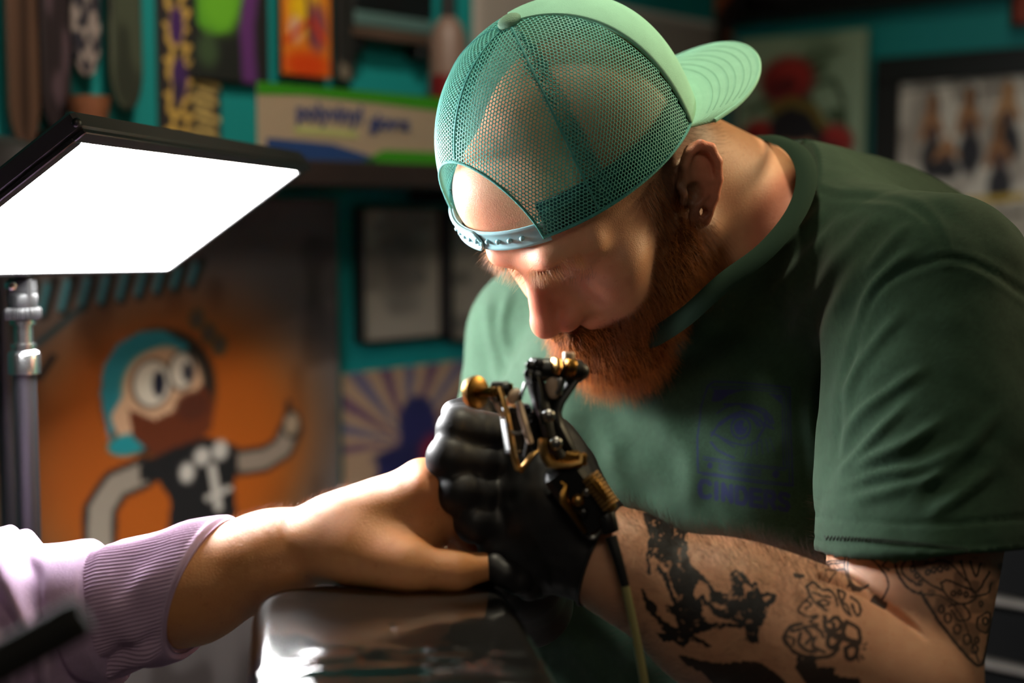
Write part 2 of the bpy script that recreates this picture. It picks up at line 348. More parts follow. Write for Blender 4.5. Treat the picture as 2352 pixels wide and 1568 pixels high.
rnd = lambda v: np.sqrt(np.clip(1 - np.clip((v - 0.86) / 0.14, 0, 1) ** 2 * .96, 0, 1)) * np.sqrt(np.clip(1 - np.clip((0.1 - v) / 0.1, 0, 1) ** 2 * .96, 0, 1))
DK = 'skateboard decks hung upright on the left wall'
wallthing('skateboard_deck', 'left', 4, 74, -420, 335, 'brown skateboard deck, leftmost on the teal wall above the lamp', 'skateboard', .03, .01, (92, 66, 52), [('n', .45, .75, .05, .004, 3, (60, 42, 34))], 0, m_gloss, DK, (14, 50), rnd, 'deck')
wallthing('skateboard_deck', 'left', 82, 146, -420, 300, 'dark plum-grey skateboard deck, second from the left on the teal wall', 'skateboard', .03, .01, (48, 38, 40), [('n', .5, .7, .06, .01, 5, (84, 66, 72))], 0, m_gloss, DK, (14, 50), rnd, 'deck')
wallthing('skateboard_deck', 'left', 152, 216, -500, 176, 'short dark skateboard deck scribbled in pale grey beside the olive deck', 'skateboard', .03, .01, (48, 44, 52), [('n', .5, .6, .09, .06, 8, (150, 135, 128))], 0, m_gloss, DK, (20, 70), rnd, 'deck')
wallthing('skateboard_deck', 'left', 240, 312, -450, 254, 'plain olive grey skateboard deck with a rounded tail', 'skateboard', .03, .01, (74, 78, 62), [('n', .45, .7, .03, .01, 9, (54, 56, 46))], 0, m_gloss, DK, (14, 50), rnd, 'deck')
ylet = []
for k in range(9):
    y = -20 + 40 * k; x = 375 + (k % 2) * 8
    ylet += [('l', [(x, y), (x + 48, y + 6)], 13, (205, 165, 80)), ('l', [(x + 10, y), (x + 5, y + 32)], 12, (205, 165, 80)), ('l', [(x + 44, y + 6), (x + 34, y + 30)], 11, (205, 165, 80))]
    if k > 2: ylet += [('l', [(x + 60, y), (x + 110, y + 10)], 14, (195, 165, 95)), ('l', [(x + 66, y + 20), (x + 100, y + 30)], 12, (195, 165, 95))]
ylet += [('e', 400, 60, 16, 45, (70, 35, 95)), ('e', 405, 180, 18, 50, (66, 36, 92)), ('e', 400, 215, 12, 30, (50, 35, 70))]
wallthing('poster', 'left', 357, 500, -300, 345, 'dark poster with yellow graffiti lettering behind the glove box', 'poster', .004, .003, (40, 34, 34), ylet, 0, m_print, None, (60, 160))
wallthing('poster', 'left', 438, 612, -300, 188, 'green and black poster with purple streaks above the glove box', 'poster', .012, .003, (30, 32, 28),
    [('p', [(440, -100), (590, -100), (520, 70), (470, 90), (448, 60)], (84, 150, 35)), ('e', 500, 20, 45, 55, (110, 185, 40), .5), ('l', [(575, -60), (560, 60), (565, 180)], 34, (98, 48, 112)), ('l', [(600, 0), (598, 190)], 14, (30, 26, 30)), ('e', 470, 120, 24, 40, (60, 80, 50), .5)], 0, m_print, None, (50, 100))
wallthing('skateboard_deck', 'left', 640, 746, -450, 176, 'orange skateboard deck painted yellow and red with a square tail', 'skateboard', .03, .01, (226, 120, 30),
    [('e', 690, 20, 40, 60, (240, 190, 30), .4), ('e', 665, 70, 16, 30, (225, 170, 140), .4), ('e', 715, 60, 22, 60, (140, 70, 80), .4), ('e', 690, 150, 50, 30, (220, 70, 15), .5), ('l', [(645, 100), (700, 40), (730, 90)], 12, (205, 60, 20)), ('l', [(690, -60), (700, 100)], 9, (90, 50, 60))], 0, m_gloss, DK, (40, 120), None, 'deck')
wallthing('skateboard_deck', 'left', 764, 802, -450, 185, 'narrow black skateboard deck with cream scrawl beside the orange deck', 'skateboard', .03, .01, (40, 36, 34), [('n', .5, .65, .05, .03, 4, (120, 108, 92), (766, 90, 800, 200))], 0, m_gloss, DK, (20, 90), None, 'deck')
# large pale sheet behind the cap, framed prints below the shelf
wallthing('wall_sheet', 'left', 1085, 1640, 2, 560, 'large pale grey paper sheet on the wall behind the cap', 'paper', .004, .004, (168, 156, 146), [('n', .3, .9, .006, .004, 6, (150, 138, 130)), ('l', [(1085, 4), (1640, 4)], 8, (235, 230, 220))], 0, m_print, None, (30, 30))
wallthing('narrow_print', 'left', 1642, 1682, -150, 120, 'narrow dark print with orange blotches by the wall corner', 'picture', .004, .004, (48, 36, 32), [('n', .55, .7, .06, .05, 12, (176, 92, 50))], 0, m_print, None, (20, 60))
wallthing('framed_sketch', 'left', 824, 1006, 480, 776, 'framed grey pencil sketch on teal wall, left of the artist', 'picture', .012, .004, (176, 164, 148), [('e', 915, 600, 50, 90, (112, 104, 96), .6), ('l', [(880, 560), (960, 640)], 30, (120, 112, 104)), ('n', .5, .8, .02, .02, 3, (136, 126, 116)), ('l', [(860, 520), (980, 520)], 12, (132, 122, 112))], .004, m_print, None, (50, 60))
wallthing('framed_sketch', 'left', 1026, 1190, 488, 772, 'framed pale sketch half hidden behind the artist brow', 'picture', .012, .004, (176, 162, 146), [('n', .4, .8, .02, .03, 13, (126, 116, 106))], .004, m_print, None, (40, 50))
ray = []
for k in range(11):
    a = math.radians(-176 + 17.5 * k); ray.append(('p', [(925, 1010), (925 + 420 * math.cos(a - .075), 1010 + 420 * math.sin(a - .075)), (925 + 420 * math.cos(a + .075), 1010 + 420 * math.sin(a + .075))], (92, 84, 104) if k % 2 else (96, 66, 86)))
wallthing('poster', 'left', 786, 1150, 838, 1340, 'tan sunburst poster with a dark blue hatted figure beside the glove', 'poster', .006, .003, (150, 122, 98),
    ray + [('e', 945, 960, 40, 55, (28, 26, 72), .15), ('p', [(905, 950), (985, 950), (1000, 1020), (1060, 1060), (1090, 1180), (840, 1180), (858, 1035), (910, 1010)], (30, 26, 74)), ('e', 925, 1035, 75, 24, (26, 22, 66), .2), ('e', 985, 1040, 34, 40, (120, 26, 50), .5), ('p', [(786, 1090), (870, 1090), (870, 1240), (786, 1240)], (128, 108, 92))], 0, m_print, None, (80, 90))
# the spray-painted board under the shelf
BK = (26, 22, 20); TE = (36, 128, 138); SK = (214, 170, 134)
ml = [('n', .35, .75, .006, .006, 21, (92, 84, 82)), ('n', .5, .8, .02, .012, 22, (64, 56, 54)), ('e', 345, 1020, 330, 320, (160, 78, 10), .42), ('e', 340, 1060, 250, 240, (168, 82, 10), .5)]
for k in range(12):
    x = -40 + 40 * k; ml += [('l', [(x + 18, 640 - 4 * k), (x - 6, 720 - 6 * k)], 20, BK), ('l', [(x + 2, 650 - 4 * k), (x - 12, 712 - 6 * k)], 13, (64, 128, 138))]
ml += [('l', [(60, 760), (150, 690)], 14, (30, 60, 66)), ('l', [(10, 840), (30, 920)], 26, (22, 40, 44)), ('l', [(5, 930), (12, 1010)], 18, (44, 110, 116)), ('l', [(90, 790), (60, 830)], 16, BK)]
ml += [('l', [(270, 1068), (212, 1084), (178, 1130), (172, 1260)], 74, BK), ('l', [(270, 1068), (212, 1084), (178, 1130), (172, 1260)], 50, (150, 138, 122)), ('l', [(480, 1076), (560, 1082), (612, 1060), (632, 1020)], 66, BK), ('l', [(480, 1076), (560, 1082), (612, 1060), (632, 1020)], 44, (138, 122, 106)), ('e', 636, 1004, 26, 36, BK), ('e', 636, 1004, 19, 28, (150, 128, 104)), ('l', [(625, 980), (628, 950)], 14, BK)]
ml += [('e', 315, 890, 128, 142, BK, .1), ('p', [(185, 880), (192, 820), (222, 775), (270, 752), (325, 752), (368, 780), (388, 836), (360, 812), (310, 800), (262, 830), (238, 880), (220, 950), (200, 985)], TE), ('e', 322, 878, 92, 92, SK, .1), ('p', [(205, 930), (240, 880), (250, 980), (225, 1000)], SK), ('e', 240, 998, 44, 24, (30, 140, 146), .15),
    ('p', [(242, 918), (300, 950), (360, 930), (412, 880), (442, 930), (432, 990), (372, 1030), (300, 1032), (252, 985)], (100, 44, 16)), ('e', 388, 930, 40, 34, (84, 38, 20), .2), ('e', 296, 868, 46, 56, BK, .1), ('e', 297, 868, 41, 51, (226, 214, 196), .08), ('e', 312, 870, 15, 30, (24, 26, 44), .15), ('e', 364, 846, 32, 46, BK, .1), ('e', 364, 846, 27, 41, (222, 208, 190), .1), ('e', 377, 850, 11, 22, (24, 26, 44), .15), ('l', [(270, 790), (330, 770), (372, 792)], 18, TE)]
ml += [('p', [(262, 1046), (340, 1020), (420, 1006), (492, 1036), (496, 1100), (484, 1130), (492, 1215), (322, 1222), (334, 1140), (306, 1090), (266, 1086)], (24, 22, 22)), ('e', 372, 1082, 18, 24, (196, 188, 176), .3), ('e', 408, 1050, 20, 22, (196, 188, 176), .3), ('e', 452, 1042, 20, 24, (196, 188, 176), .3), ('l', [(432, 1080), (446, 1176)], 20, (190, 182, 170)), ('l', [(420, 1150), (474, 1136)], 14, (190, 182, 170)), ('p', [(322, 1216), (492, 1210), (490, 1260), (320, 1260)], (120, 70, 30))]
for (x, y, r_) in ((402, 730, 1), (430, 765, .5), (455, 795, .1)): ml += [('e', x, y, 20, 26, (92, 72, 36), .2), ('e', x, y, 12, 18, (72, 62, 56), .3)]
wallthing('graffiti_board', 'left', -60, 770, pyz('left', 355, zsb - .014, .02), 1900, 'grey board spray-painted with a bearded cartoon man in a teal cap on orange', 'painting', .02, .012, (84, 77, 75), ml, 0, m_print, None, (220, 260), None, 'painted_board')
# right wall pictures
rose = lambda x, y, r: [('e', x, y, r, r * .85, (140, 30, 26), .25), ('e', x + r * .2, y - r * .2, r * .6, r * .5, (176, 44, 36), .5), ('e', x - r * .3, y + r * .3, r * .5, r * .35, (104, 18, 20), .5), ('e', x + r * .1, y + r * .1, r * .25, r * .2, (90, 16, 18), .6)]
wallthing('rose_painting', 'right', 1706, 1994, 82, 470, 'pale green painting of a dark haired woman with red roses', 'painting', .018, .02, (156, 178, 146),
    [('n', .4, .8, .01, .008, 31, (112, 136, 106)), ('n', .55, .75, .03, .03, 32, (70, 88, 60), (1840, 120, 1960, 300)), ('l', [(1730, 250), (1780, 230), (1840, 160), (1880, 130)], 16, (62, 76, 48)), ('l', [(1870, 200), (1930, 190), (1950, 240)], 14, (66, 84, 58))] + rose(1822, 182, 62) + rose(1758, 305, 40) + rose(1925, 330, 48) +
    [('e', 1846, 300, 62, 74, (26, 20, 26), .12), ('l', [(1788, 250), (1830, 232), (1880, 250), (1905, 290)], 22, (120, 100, 34)), ('e', 1848, 345, 40, 48, (196, 140, 104), .25), ('e', 1846, 300, 44, 26, (26, 20, 26), .2), ('e', 1830, 360, 12, 8, (150, 70, 60), .4), ('p', [(1790, 395), (1985, 372), (1985, 470), (1760, 470)], (186, 190, 206))], 0, m_print, None, (90, 110), None, 'canvas')
ppl = [('n', .5, .7, .03, .02, 41, (176, 164, 150)), ('l', [(2060, 200), (2160, 192), (2290, 176)], 6, (110, 104, 96)), ('l', [(2200, 215), (2330, 205)], 7, (90, 84, 80))]
for (x, y, c, sk, h) in ((2140, 226, (70, 48, 34), (176, 124, 84), 1.0), (2226, 214, (44, 34, 28), (170, 118, 74), 1.0), (2312, 206, (150, 108, 66), (190, 140, 92), .9), (2296, 296, (38, 30, 26), (158, 106, 62), .95), (2176, 318, (150, 100, 60), (184, 130, 84), .5)):
    ppl += [('e', x + 2, y + 14, 16, 34 * h, c, .3), ('e', x, y + 4, 9, 17 * h, sk, .3), ('e', x - 2, y + 58 * h, 20, 40 * h, sk, .3), ('l', [(x - 16, y + 40 * h), (x - 28, y + 90 * h)], 10, sk), ('l', [(x + 14, y + 40 * h), (x + 28, y + 76 * h)], 10, sk), ('e', x + 2, y + 78 * h, 16, 22 * h, (96, 66, 54), .4), ('e', x + 4, y + 136 * h, 26, 46 * h, (36, 33, 38), .25)]
ppl += [('l', [(2200, 462), (2352, 448)], 16, (196, 160, 40)), ('p', [(2180, 476), (2400, 456), (2400, 800), (2180, 800)], (178, 166, 148))]
ppl += [('l', [(2250, 500), (2270, 498)], 9, (60, 58, 56)), ('l', [(2254, 500), (2258, 545)], 9, (60, 58, 56)), ('l', [(2254, 522), (2270, 520)], 8, (60, 58, 56)), ('l', [(2290, 495), (2318, 492)], 9, (60, 58, 56)), ('l', [(2290, 495), (2292, 540)], 9, (60, 58, 56)), ('l', [(2292, 515), (2312, 513)], 8, (60, 58, 56)), ('l', [(2330, 490), (2350, 488)], 9, (60, 58, 56)), ('n', .55, .6, .05, .09, 44, (104, 98, 90), (2230, 560, 2352, 610)), ('l', [(2300, 640), (2400, 632)], 44, (206, 170, 40))]
wallthing('framed_poster', 'right', 2062, 2420, 180, 900, 'black framed poster of posing women with white and yellow panels', 'poster', .012, .004, (222, 212, 196), ppl, .05, m_print, None, (120, 200))
wallthing('framed_picture', 'right', 1712, 2330, -330, -2, 'large dark picture in black frame along top of the right wall', 'picture', .012, .004, (30, 26, 26), [], .02, m_print, None, (8, 8))
wallthing('red_print', 'right', 2334, 2440, -160, 52, 'small orange red print at the upper right', 'picture', .012, .004, (150, 60, 40), [('n', .5, .7, .02, .02, 51, (90, 34, 28))], .004, m_print, None, (20, 30))
wallthing('wall_sheet', 'right', 1650, 1690, 150, 340, 'narrow pale pink paper strip by the wall corner', 'paper', .004, .003, (196, 166, 150), [], 0, m_print, None, (4, 8))

# glove box
SO = .19; sa = hit('left', 590, 260, SO)[0]; sb = hit('left', 1060, 300, SO)[0]
OB = SO
while OB > .01 and hit('left', 500, 250, OB)[0] < sa: OB -= .002
zb0 = zs; zt0 = hit('left', 800, 212, SO)[1]
e = empty('glove_box', wp('left', (sa + sb) / 2, zb0, .1), 'white, green and blue cardboard box of gloves on the dark shelf', 'box')
q = MB(); wbox(q, 'left', sb, sa, zb0 + .0005, zt0, OB, SO, .003); q.build('carton', mat('white_carton', (208, 186, 158), .5), e)
def facecol(name, poly, o, col, th=.0012):     # printed colour field on the carton's front: a thin card layer
    P = [hit('left', x, y, o) for x, y in poly]; k, d, n = WALLS['left']; q = MB(); n_ = len(P)
    q.add([wp('left', s_, min(max(z_, zb0 + .0006), zt0 - .0005), o) for s_, z_ in P] + [wp('left', s_, min(max(z_, zb0 + .0006), zt0 - .0005), o + th) for s_, z_ in P], [tuple(range(n_))[::-1], tuple(range(n_, 2 * n_))] + [(i, (i + 1) % n_, (i + 1) % n_ + n_, i + n_) for i in range(n_)])
    return q.build(name, mat('carton_' + name, col, .5), e, sm=False)
q = MB(); wbox(q, 'left', sb, sa, zt0 - .0002, zt0 + .004, OB, SO + .001, .001); q.build('green_lid', mat('carton_green', (52, 128, 22), .5), e)
facecol('green_print', [(590, 180), (760, 195), (900, 215), (1060, 235), (1060, 262), (880, 238), (700, 218), (590, 216)], SO, (54, 136, 20))
facecol('blue_print', [(612, 316), (760, 330), (862, 362), (862, 380), (612, 380)], SO, (36, 62, 112))
facecol('green_print', [(880, 345), (1060, 352), (1060, 385), (830, 385)], SO, (66, 124, 36))
facecol('pale_green_print', [(675, 288), (820, 300), (820, 318), (675, 306)], SO, (172, 172, 108))
k, d, n = WALLS['left']
for txt, x, y, size in (('polyvinyl', 678, 274, .034), ('gloves', 848, 296, .031)):
    cu = bpy.data.curves.new('lettering', 'FONT'); cu.body = txt; cu.size = size; cu.extrude = .0008; cu.offset = .0008
    s_, z_ = hit('left', x, y, SO); P = wp('left', s_, z_, SO + .0014); tmp = bpy.data.objects.new('tmp', cu); sc.collection.objects.link(tmp); bpy.context.view_layer.update(); me_ = bpy.data.meshes.new_from_object(tmp.evaluated_get(bpy.context.evaluated_depsgraph_get())); bpy.data.objects.remove(tmp); o = bpy.data.objects.new('lettering', me_); sc.collection.objects.link(o); o.parent = e
    M3 = Matrix((tuple(np.append(-d, 0)), (0, 0, 1), tuple(np.append(n, 0)))).transposed(); o.rotation_euler = M3.to_euler(); o.location = P - np.array(e.location); o['label'] = 'blue lettering reading ' + txt
    me_.materials.clear(); me_.materials.append(mat('carton_lettering', (44, 58, 108), .5))
# end face of the carton: blue top, grey print lines, green foot
for z0f, z1f, y0f, y1f, nm_, c_ in ((.70, 1.0, .0, 1.0, 'blue_print', (36, 62, 112)), (.0, .16, .0, .8, 'green_print', (66, 124, 36)), (.30, .36, .15, .8, 'grey_line', (122, 122, 118)), (.46, .52, .15, .7, 'grey_line', (122, 122, 118)), (.60, .64, .2, .8, 'grey_line', (122, 122, 118))):
    q = MB(); wbox(q, 'left', sa, sa + .0012, zb0 + (zt0 - zb0) * z0f + .0006, zb0 + (zt0 - zb0) * z1f - .0006, OB + (SO - OB) * y0f, OB + (SO - OB) * y1f, .0003); q.build(nm_, mat('carton_' + nm_, c_, .5), e)
# black case, bottle on the shelves
s0 = hit('left', 812, 30, .036)[0]; s1 = hit('left', 998, 30, .036)[0]
e = empty('black_case', wp('left', (s0 + s1) / 2, zu, .08), 'black case standing on the thin upper shelf', 'case')
zc = hit('left', 900, 34, .036)[1]
for z0_, z1_, nm_, mm in ((zu + .0005, zc, 'base', mat('grey_teal_plastic', (84, 112, 108), .5)), (zc, zc + .14, 'lid', m_black)):
    q = MB(); wbox(q, 'left', s1, s0, z0_, z1_, .004, .036, .004); q.build(nm_, mm, e)
s, z = hit('left', 1030, 210, .1); e = empty('lotion_bottle', wp('left', s, zs, .1), 'pale brown bottle with red base on the shelf left of the cap', 'bottle')
zz = [zs + .0005, zs + .004, hit('left', 1030, 175, .1)[1], hit('left', 1030, 168, .1)[1], hit('left', 1030, 90, .1)[1], hit('left', 1030, 60, .1)[1], hit('left', 1030, 40, .1)[1]]
c = wp('left', s, 0, .1)
q = MB(); q.tube([c + [0, 0, zz[0]], c + [0, 0, zz[1]], c + [0, 0, zz[2]]], [.028, .03, .03], 20); q.build('red_base', mat('red_plastic', (112, 20, 24), .4), e)
q = MB(); q.tube([c + [0, 0, zz[2] + .0002], c + [0, 0, zz[3]], c + [0, 0, zz[4]], c + [0, 0, zz[5]], c + [0, 0, zz[6]]], [.03, .03, .029, .022, .012], 20); q.build('bottle_body', mat('cream_plastic', (128, 104, 92), .45), e)
q = MB(); q.tube([c + [0, 0, zz[6] + .0002], c + [0, 0, zz[6] + .05]], [.013, .012], 16); q.build('bottle_cap', m_black, e)
# terracotta cup on a small ledge left, dark headrest behind the lamp
s, z = hit('left', 206, 298, .07); e = empty('terracotta_cup', wp('left', s, z, .07), 'small terracotta cup on a ledge above the corner of the lamp', 'cup')
zt_ = hit('left', 206, 222, .07)[1]; c = wp('left', s, 0, .07); q = MB(); q.tube([c + [0, 0, z], c + [0, 0, z + .002], c + [0, 0, zt_ - .006], c + [0, 0, zt_], c + [0, 0, zt_ - .002], c + [0, 0, z + .01]], [.018, .02, .026, .028, .024, .017], 18); q.build('cup_body', mat('terracotta', (150, 92, 58), .6), e)
q = MB(); wbox(q, 'left', s - .05, s + .05, z - .012, z - .0005, .001, .1); q.build('ledge', m_bframe, e)

# ------------------------------------------------------------------ LED panel lamp on its stand
PS_ = 1.07; A_, B_, C_, D_ = J(183, 321, PS_), J(682, 392, 1.3854 * PS_), J(385, 614, 1.4252 * PS_), J(-205, 628, 1.0398 * PS_)
cen = (A_ + B_ + C_ + D_) / 4; e1 = (B_ - A_ + C_ - D_) / 2; e2 = (A_ - D_ + B_ - C_) / 2; L1 = np.linalg.norm(e1); L2 = np.linalg.norm(e2); e1 = unit(e1); e2 = unit(e2 - e1 * (e2 @ e1)); nn = np.cross(e1, e2); nn = nn if nn[1] < 0 else -nn
wv = lambda v: v[0] * RIGHT + v[1] * UP + v[2] * FWD
W1, W2, Wn, Wc = wv(e1), wv(e2), wv(nn), V(cen)[0]
PD_ = 1.205 * PS_
pole_top = JW(53, 735, PD_); base = np.array([pole_top[0], pole_top[1], 0.0])
lamp = empty('panel_lamp', base, 'bright rectangular LED panel lamp on a black and chrome stand', 'lamp')
q = MB(); q.box(Wc - Wn * .010 + W2 * .0035, (W1, W2, Wn), (L1 / 2 + .011, L2 / 2 + .0085, .009), .003); q.build('housing', mat('lamp_housing', (46, 44, 45), .45), lamp)
for sgn, ax, hl, hw, oth in ((1, W2, L1 / 2 + .011, .006, W1), (-1, W2, L1 / 2 + .011, .0025, W1), (1, W1, L2 / 2, .0055, W2), (-1, W1, L2 / 2, .0055, W2)):
    dist = (L2 / 2 if ax is W2 else L1 / 2) + hw; q = MB(); q.box(Wc + sgn * ax * dist + Wn * .001, (oth, ax, Wn), (hl, hw, .0022), .0008); q.build('bezel', mat('lamp_bezel', (34, 33, 34), .35), lamp)
q = MB(); q.box(Wc + Wn * .0002, (W1, W2, Wn), (L1 / 2, L2 / 2, .0008), .0003); q.build('diffuser', mat('lamp_diffuser', (255, 255, 255), .5, emit=PANEL_EMIT), lamp)
for s_ in (-1, 1): q = MB(); q.ball(Wc + W1 * s_ * (L1 / 2 + .009) + W2 * (L2 / 2 + .009) - Wn * .008, .004); q.build('corner_cap', m_black, lamp)
m_chrome = mat('brushed_aluminium', (200, 200, 200), .22, 1.0); m_matteblack = mat('black_metal_tube', (22, 21, 24), .42)
Pz = lambda py: np.array([pole_top[0], pole_top[1], JW(53, py, PD_)[2]])
mid = Wc - W2 * (L2 / 2 + .008) + W1 * ((pole_top - Wc) @ W1) - Wn * .010
q = MB(); q.rod(Pz(715), Pz(672), .013, .0135); q.box(Pz(668), (RIGHT, [0, 1, 0], [0, 0, 1]), (.011, .010, .012), .002); q.rod(Pz(664), mid, .008); q.build('swivel', m_black, lamp)
q = MB(); th = np.linspace(0, 2 * np.pi, 97)[:-1]; rr = np.where((np.arange(96) // 2) % 2, .0150, .0166)
for z_, f in ((706, .92), (711, 1), (728, 1), (733, .92)): q.v.append(np.stack([Pz(z_)[0] + rr * f * np.cos(th), Pz(z_)[1] + rr * f * np.sin(th), np.full(96, Pz(z_)[2])], 1))
q.n = 384; q.f = [tuple(x) for x in quadgrid(4, 96, cv=True)] + [tuple(range(96)), tuple(range(288, 384))]; q.build('knurled_ring', m_black, lamp)
q = MB(); q.rod(RIGHT * -.012 + Pz(655), RIGHT * -.004 + Pz(655) - np.array([0, .013, 0]), .004); q.build('screw', m_chrome, lamp)
q = MB(); q.tube([Pz(733), Pz(734), Pz(745), Pz(746), Pz(788), Pz(789), Pz(800), Pz(801), Pz(808), Pz(814), Pz(858), Pz(861)], [.009, .0115, .0115, .0085, .0085, .0112, .0112, .009, .013, .0142, .0142, .012], 32); q.build('chrome_spigot', m_chrome, lamp)
q = MB(); q.tube([Pz(861), np.array([base[0], base[1], .05])], [.0102, .0102], 24); q.build('pole', m_matteblack, lamp)
q = MB(); q.tube([base + [0, 0, .24], base + [0, 0, .30]], [.02, .02], 20); q.build('leg_collar', m_black, lamp)
for k in range(3):
    a = math.radians(30 + 120 * k); dr_ = np.array([math.cos(a), math.sin(a), 0]); q = MB(); q.rod(base + dr_ * .015 + [0, 0, .27], base + dr_ * .30 + [0, 0, .009], .009); q.build('leg', m_matteblack, lamp)

# near black rod, bottom left
E_ = JW(196, 1412, .62); dirn = unit(np.array([-.80, -.20, -.42])); kn_ = E_ + dirn * .50; foot = np.array([kn_[0] - .03, kn_[1], .006])
e = empty('padded_rod', np.array([foot[0], foot[1], 0]), 'blurred black padded rod in front of the lilac sleeve', 'rod')
q = MB(); q.tube([E_, E_ + dirn * .003, E_ + dirn * .40], [.007, .0092, .0092], 18); q.build('grip', mat('black_foam', (14, 14, 15), .8), e)
q = MB(); q.tube([E_ + dirn * .40, kn_, kn_ + np.array([-.02, 0, -.03]), foot + np.array([0, 0, .02]), foot], [.006] * 5, 14); q.build('rod_tube', m_matteblack, e)
q = MB(); q.tube([np.array([foot[0], foot[1], z]) for z in (0.0, .003, .012, .016)], [.10, .11, .10, .02], 28); q.build('rod_base', m_black, e)

# headrest behind the lamp (left edge)
s_ = JW(-10, 440, 1.55)
e = empty('padded_chair', np.array([s_[0], s_[1], 0]), 'dark rounded chair headrest behind the lamp at the left edge', 'chair')
q = MB(); q.ball(JW(0, 400, 1.55), (.062, .03, .042), 24, 14); q.build('headrest', mat('dark_vinyl', (70, 66, 64), .45), e)
q = MB(); q.rod(JW(0, 450, 1.56), np.array([s_[0], s_[1] + .02, .45]), .012); q.build('post', m_matteblack, e)
q = MB(); q.tube([np.array([s_[0], s_[1] - .1, z]) for z in (.43, .435, .49, .50)], [.17, .19, .19, .17], 24); q.build('seat', mat('dark_vinyl'), e)
q = MB(); q.rod(np.array([s_[0], s_[1] - .1, .43]), np.array([s_[0], s_[1] - .1, .04]), .025); q.build('column', m_matteblack, e)
for k in range(5): a = math.radians(72 * k + 10); q = MB(); q.rod(np.array([s_[0], s_[1] - .1, .06]), np.array([s_[0] + .26 * math.cos(a), s_[1] - .1 + .26 * math.sin(a), .02]), .018); q.build('foot', m_black, e)

# tool cabinet at lower right: black drawers with pale metal pulls
cab = [hit('right', 2200, 1300, .75)[0], hit('right', 2700, 1300, .75)[0]]; sA, sB = min(cab) - .12, max(cab) + .3
e = empty('tool_cabinet', wp('right', (sA + sB) / 2, 0, .5), 'black tool cabinet with pale metal drawer pulls behind the elbow', 'cabinet')
q = MB(); wbox(q, 'right', sA, sB, .06, hit('right', 2320, 1160, .75)[1], .30, .74, .004); q.build('body', mat('black_lacquer', (9, 9, 10), .6, spec=.2), e)
zl = [hit('right', 2320, y, .755)[1] for y in (1200, 1398, 1548, 1700, 1850)]
for a_, b_ in zip(zl[:-1], zl[1:]):
    q = MB(); wbox(q, 'right', sA + .01, sB - .01, b_ + .016, a_ - .004, .741, .755, .002); dr_ = q.build('drawer', mat('black_lacquer'), e)
    q = MB(); wbox(q, 'right', sA + .01, sB - .01, b_ + .006, b_ + .0145, .741, .768, .0015); q.build('drawer_pull', mat('satin_pull', (186, 176, 168), .35, .6), dr_)
for s_ in (sA + .05, sB - .05):
    for o_ in (.36, .68): q = MB(); q.tube([wp('right', s_, z, o_) for z in (.0, .058)], [.025, .025], 14); q.build('foot', m_black, e)

# armrest pad wrapped in clear film
padz = CAM[2] - .256
pc = [JW(598, 1350, .985), JW(1150, 1350, .985), JW(1262, 1568, .80), JW(570, 1568, .80)]
cx_ = np.mean([p[0] for p in pc]) + .004; cy_ = np.mean([p[1] for p in pc]) - .02
rest = empty('armrest', np.array([cx_, cy_, 0]), 'black vinyl armrest pad wrapped in glossy clear film', 'armrest')
hx, hy, rad = .086, .125, .022; nu, nv = 120, 110; a0 = math.radians(9)
def padsurf(hx, hy, zt, zb, rr, bulge, nz, wr=0.0):
    th = np.linspace(0, 2 * np.pi, nu, endpoint=False); n_ = 7.0
    cx0 = np.sign(np.cos(th)) * np.abs(np.cos(th)) ** (2 / n_); sy0 = np.sign(np.sin(th)) * np.abs(np.sin(th)) ** (2 / n_); P = []
    prof = [(f, 1.0) for f in np.linspace(0.02, .86, 34)] + [(.86 + .14 * math.sin(t), math.cos(t)) for t in np.linspace(.08, math.pi / 2, 10)] + [(1.0, -k) for k in (1, 2)] + [(.96, -3), (.02, -3)]
    for f, z in prof:
        x = hx * f * cx0; y = hy * f * sy0
        zz = np.full(nu, zt - rr + rr * z) if z >= 0 else np.full(nu, zb + (0 if z <= -3 else (zt - rr - zb) * (1 - (-z) / 2.2)))
        if z >= 0:
            zz = zz + bulge * (1 - (x / hx) ** 2) * (1 - (y / hy) ** 2)
            if wr:
                Q = np.stack([x, y], 1); w_ = smooth(-y, .035, .075)
                zz = zz + wr * w_ * (vnoise(Q * [26, 110] + 3.1, 1.0, 3) + .5 * vnoise(Q * [60, 260], 1.0, 4) - .75) + wr * .12 * (vnoise(Q * 60, 1.0, 8) - .5)
        P.append(np.stack([cx_ + x * math.cos(a0) - y * math.sin(a0), cy_ + x * math.sin(a0) + y * math.cos(a0), zz], 1))
    P = np.vstack(P); n2 = len(prof); f = [tuple(t) for t in quadgrid(n2, nu, cv=True)] + [tuple(range(nu)), tuple(range((n2 - 1) * nu, n2 * nu))]
    return P, f
P, f = padsurf(hx, hy, padz, padz - .055, .016, .004, 1); mk('pad', P, f, mat('black_vinyl', (26, 24, 24), .4, bump=.1, bscale=400), rest)
mf = mat('clear_film', (255, 255, 255), .1, trans=1.0)
P, f = padsurf(hx + .001, hy + .001, padz + .0018, padz - .050, .016, .004, 1, .0026)
mfilm = bpy.data.materials.new('film_wrap'); mfilm.use_nodes = True; nt = mfilm.node_tree; nt.nodes.remove(nt.nodes['Principled BSDF']); out = nt.nodes['Material Output']
tr = nt.nodes.new('ShaderNodeBsdfTransparent'); gl = nt.nodes.new('ShaderNodeBsdfGlossy'); gl.inputs['Roughness'].default_value = .09; gl.inputs['Color'].default_value = (.95, .95, .95, 1); fr = nt.nodes.new('ShaderNodeFresnel'); fr.inputs[0].default_value = 1.5; mx = nt.nodes.new('ShaderNodeMixShader')
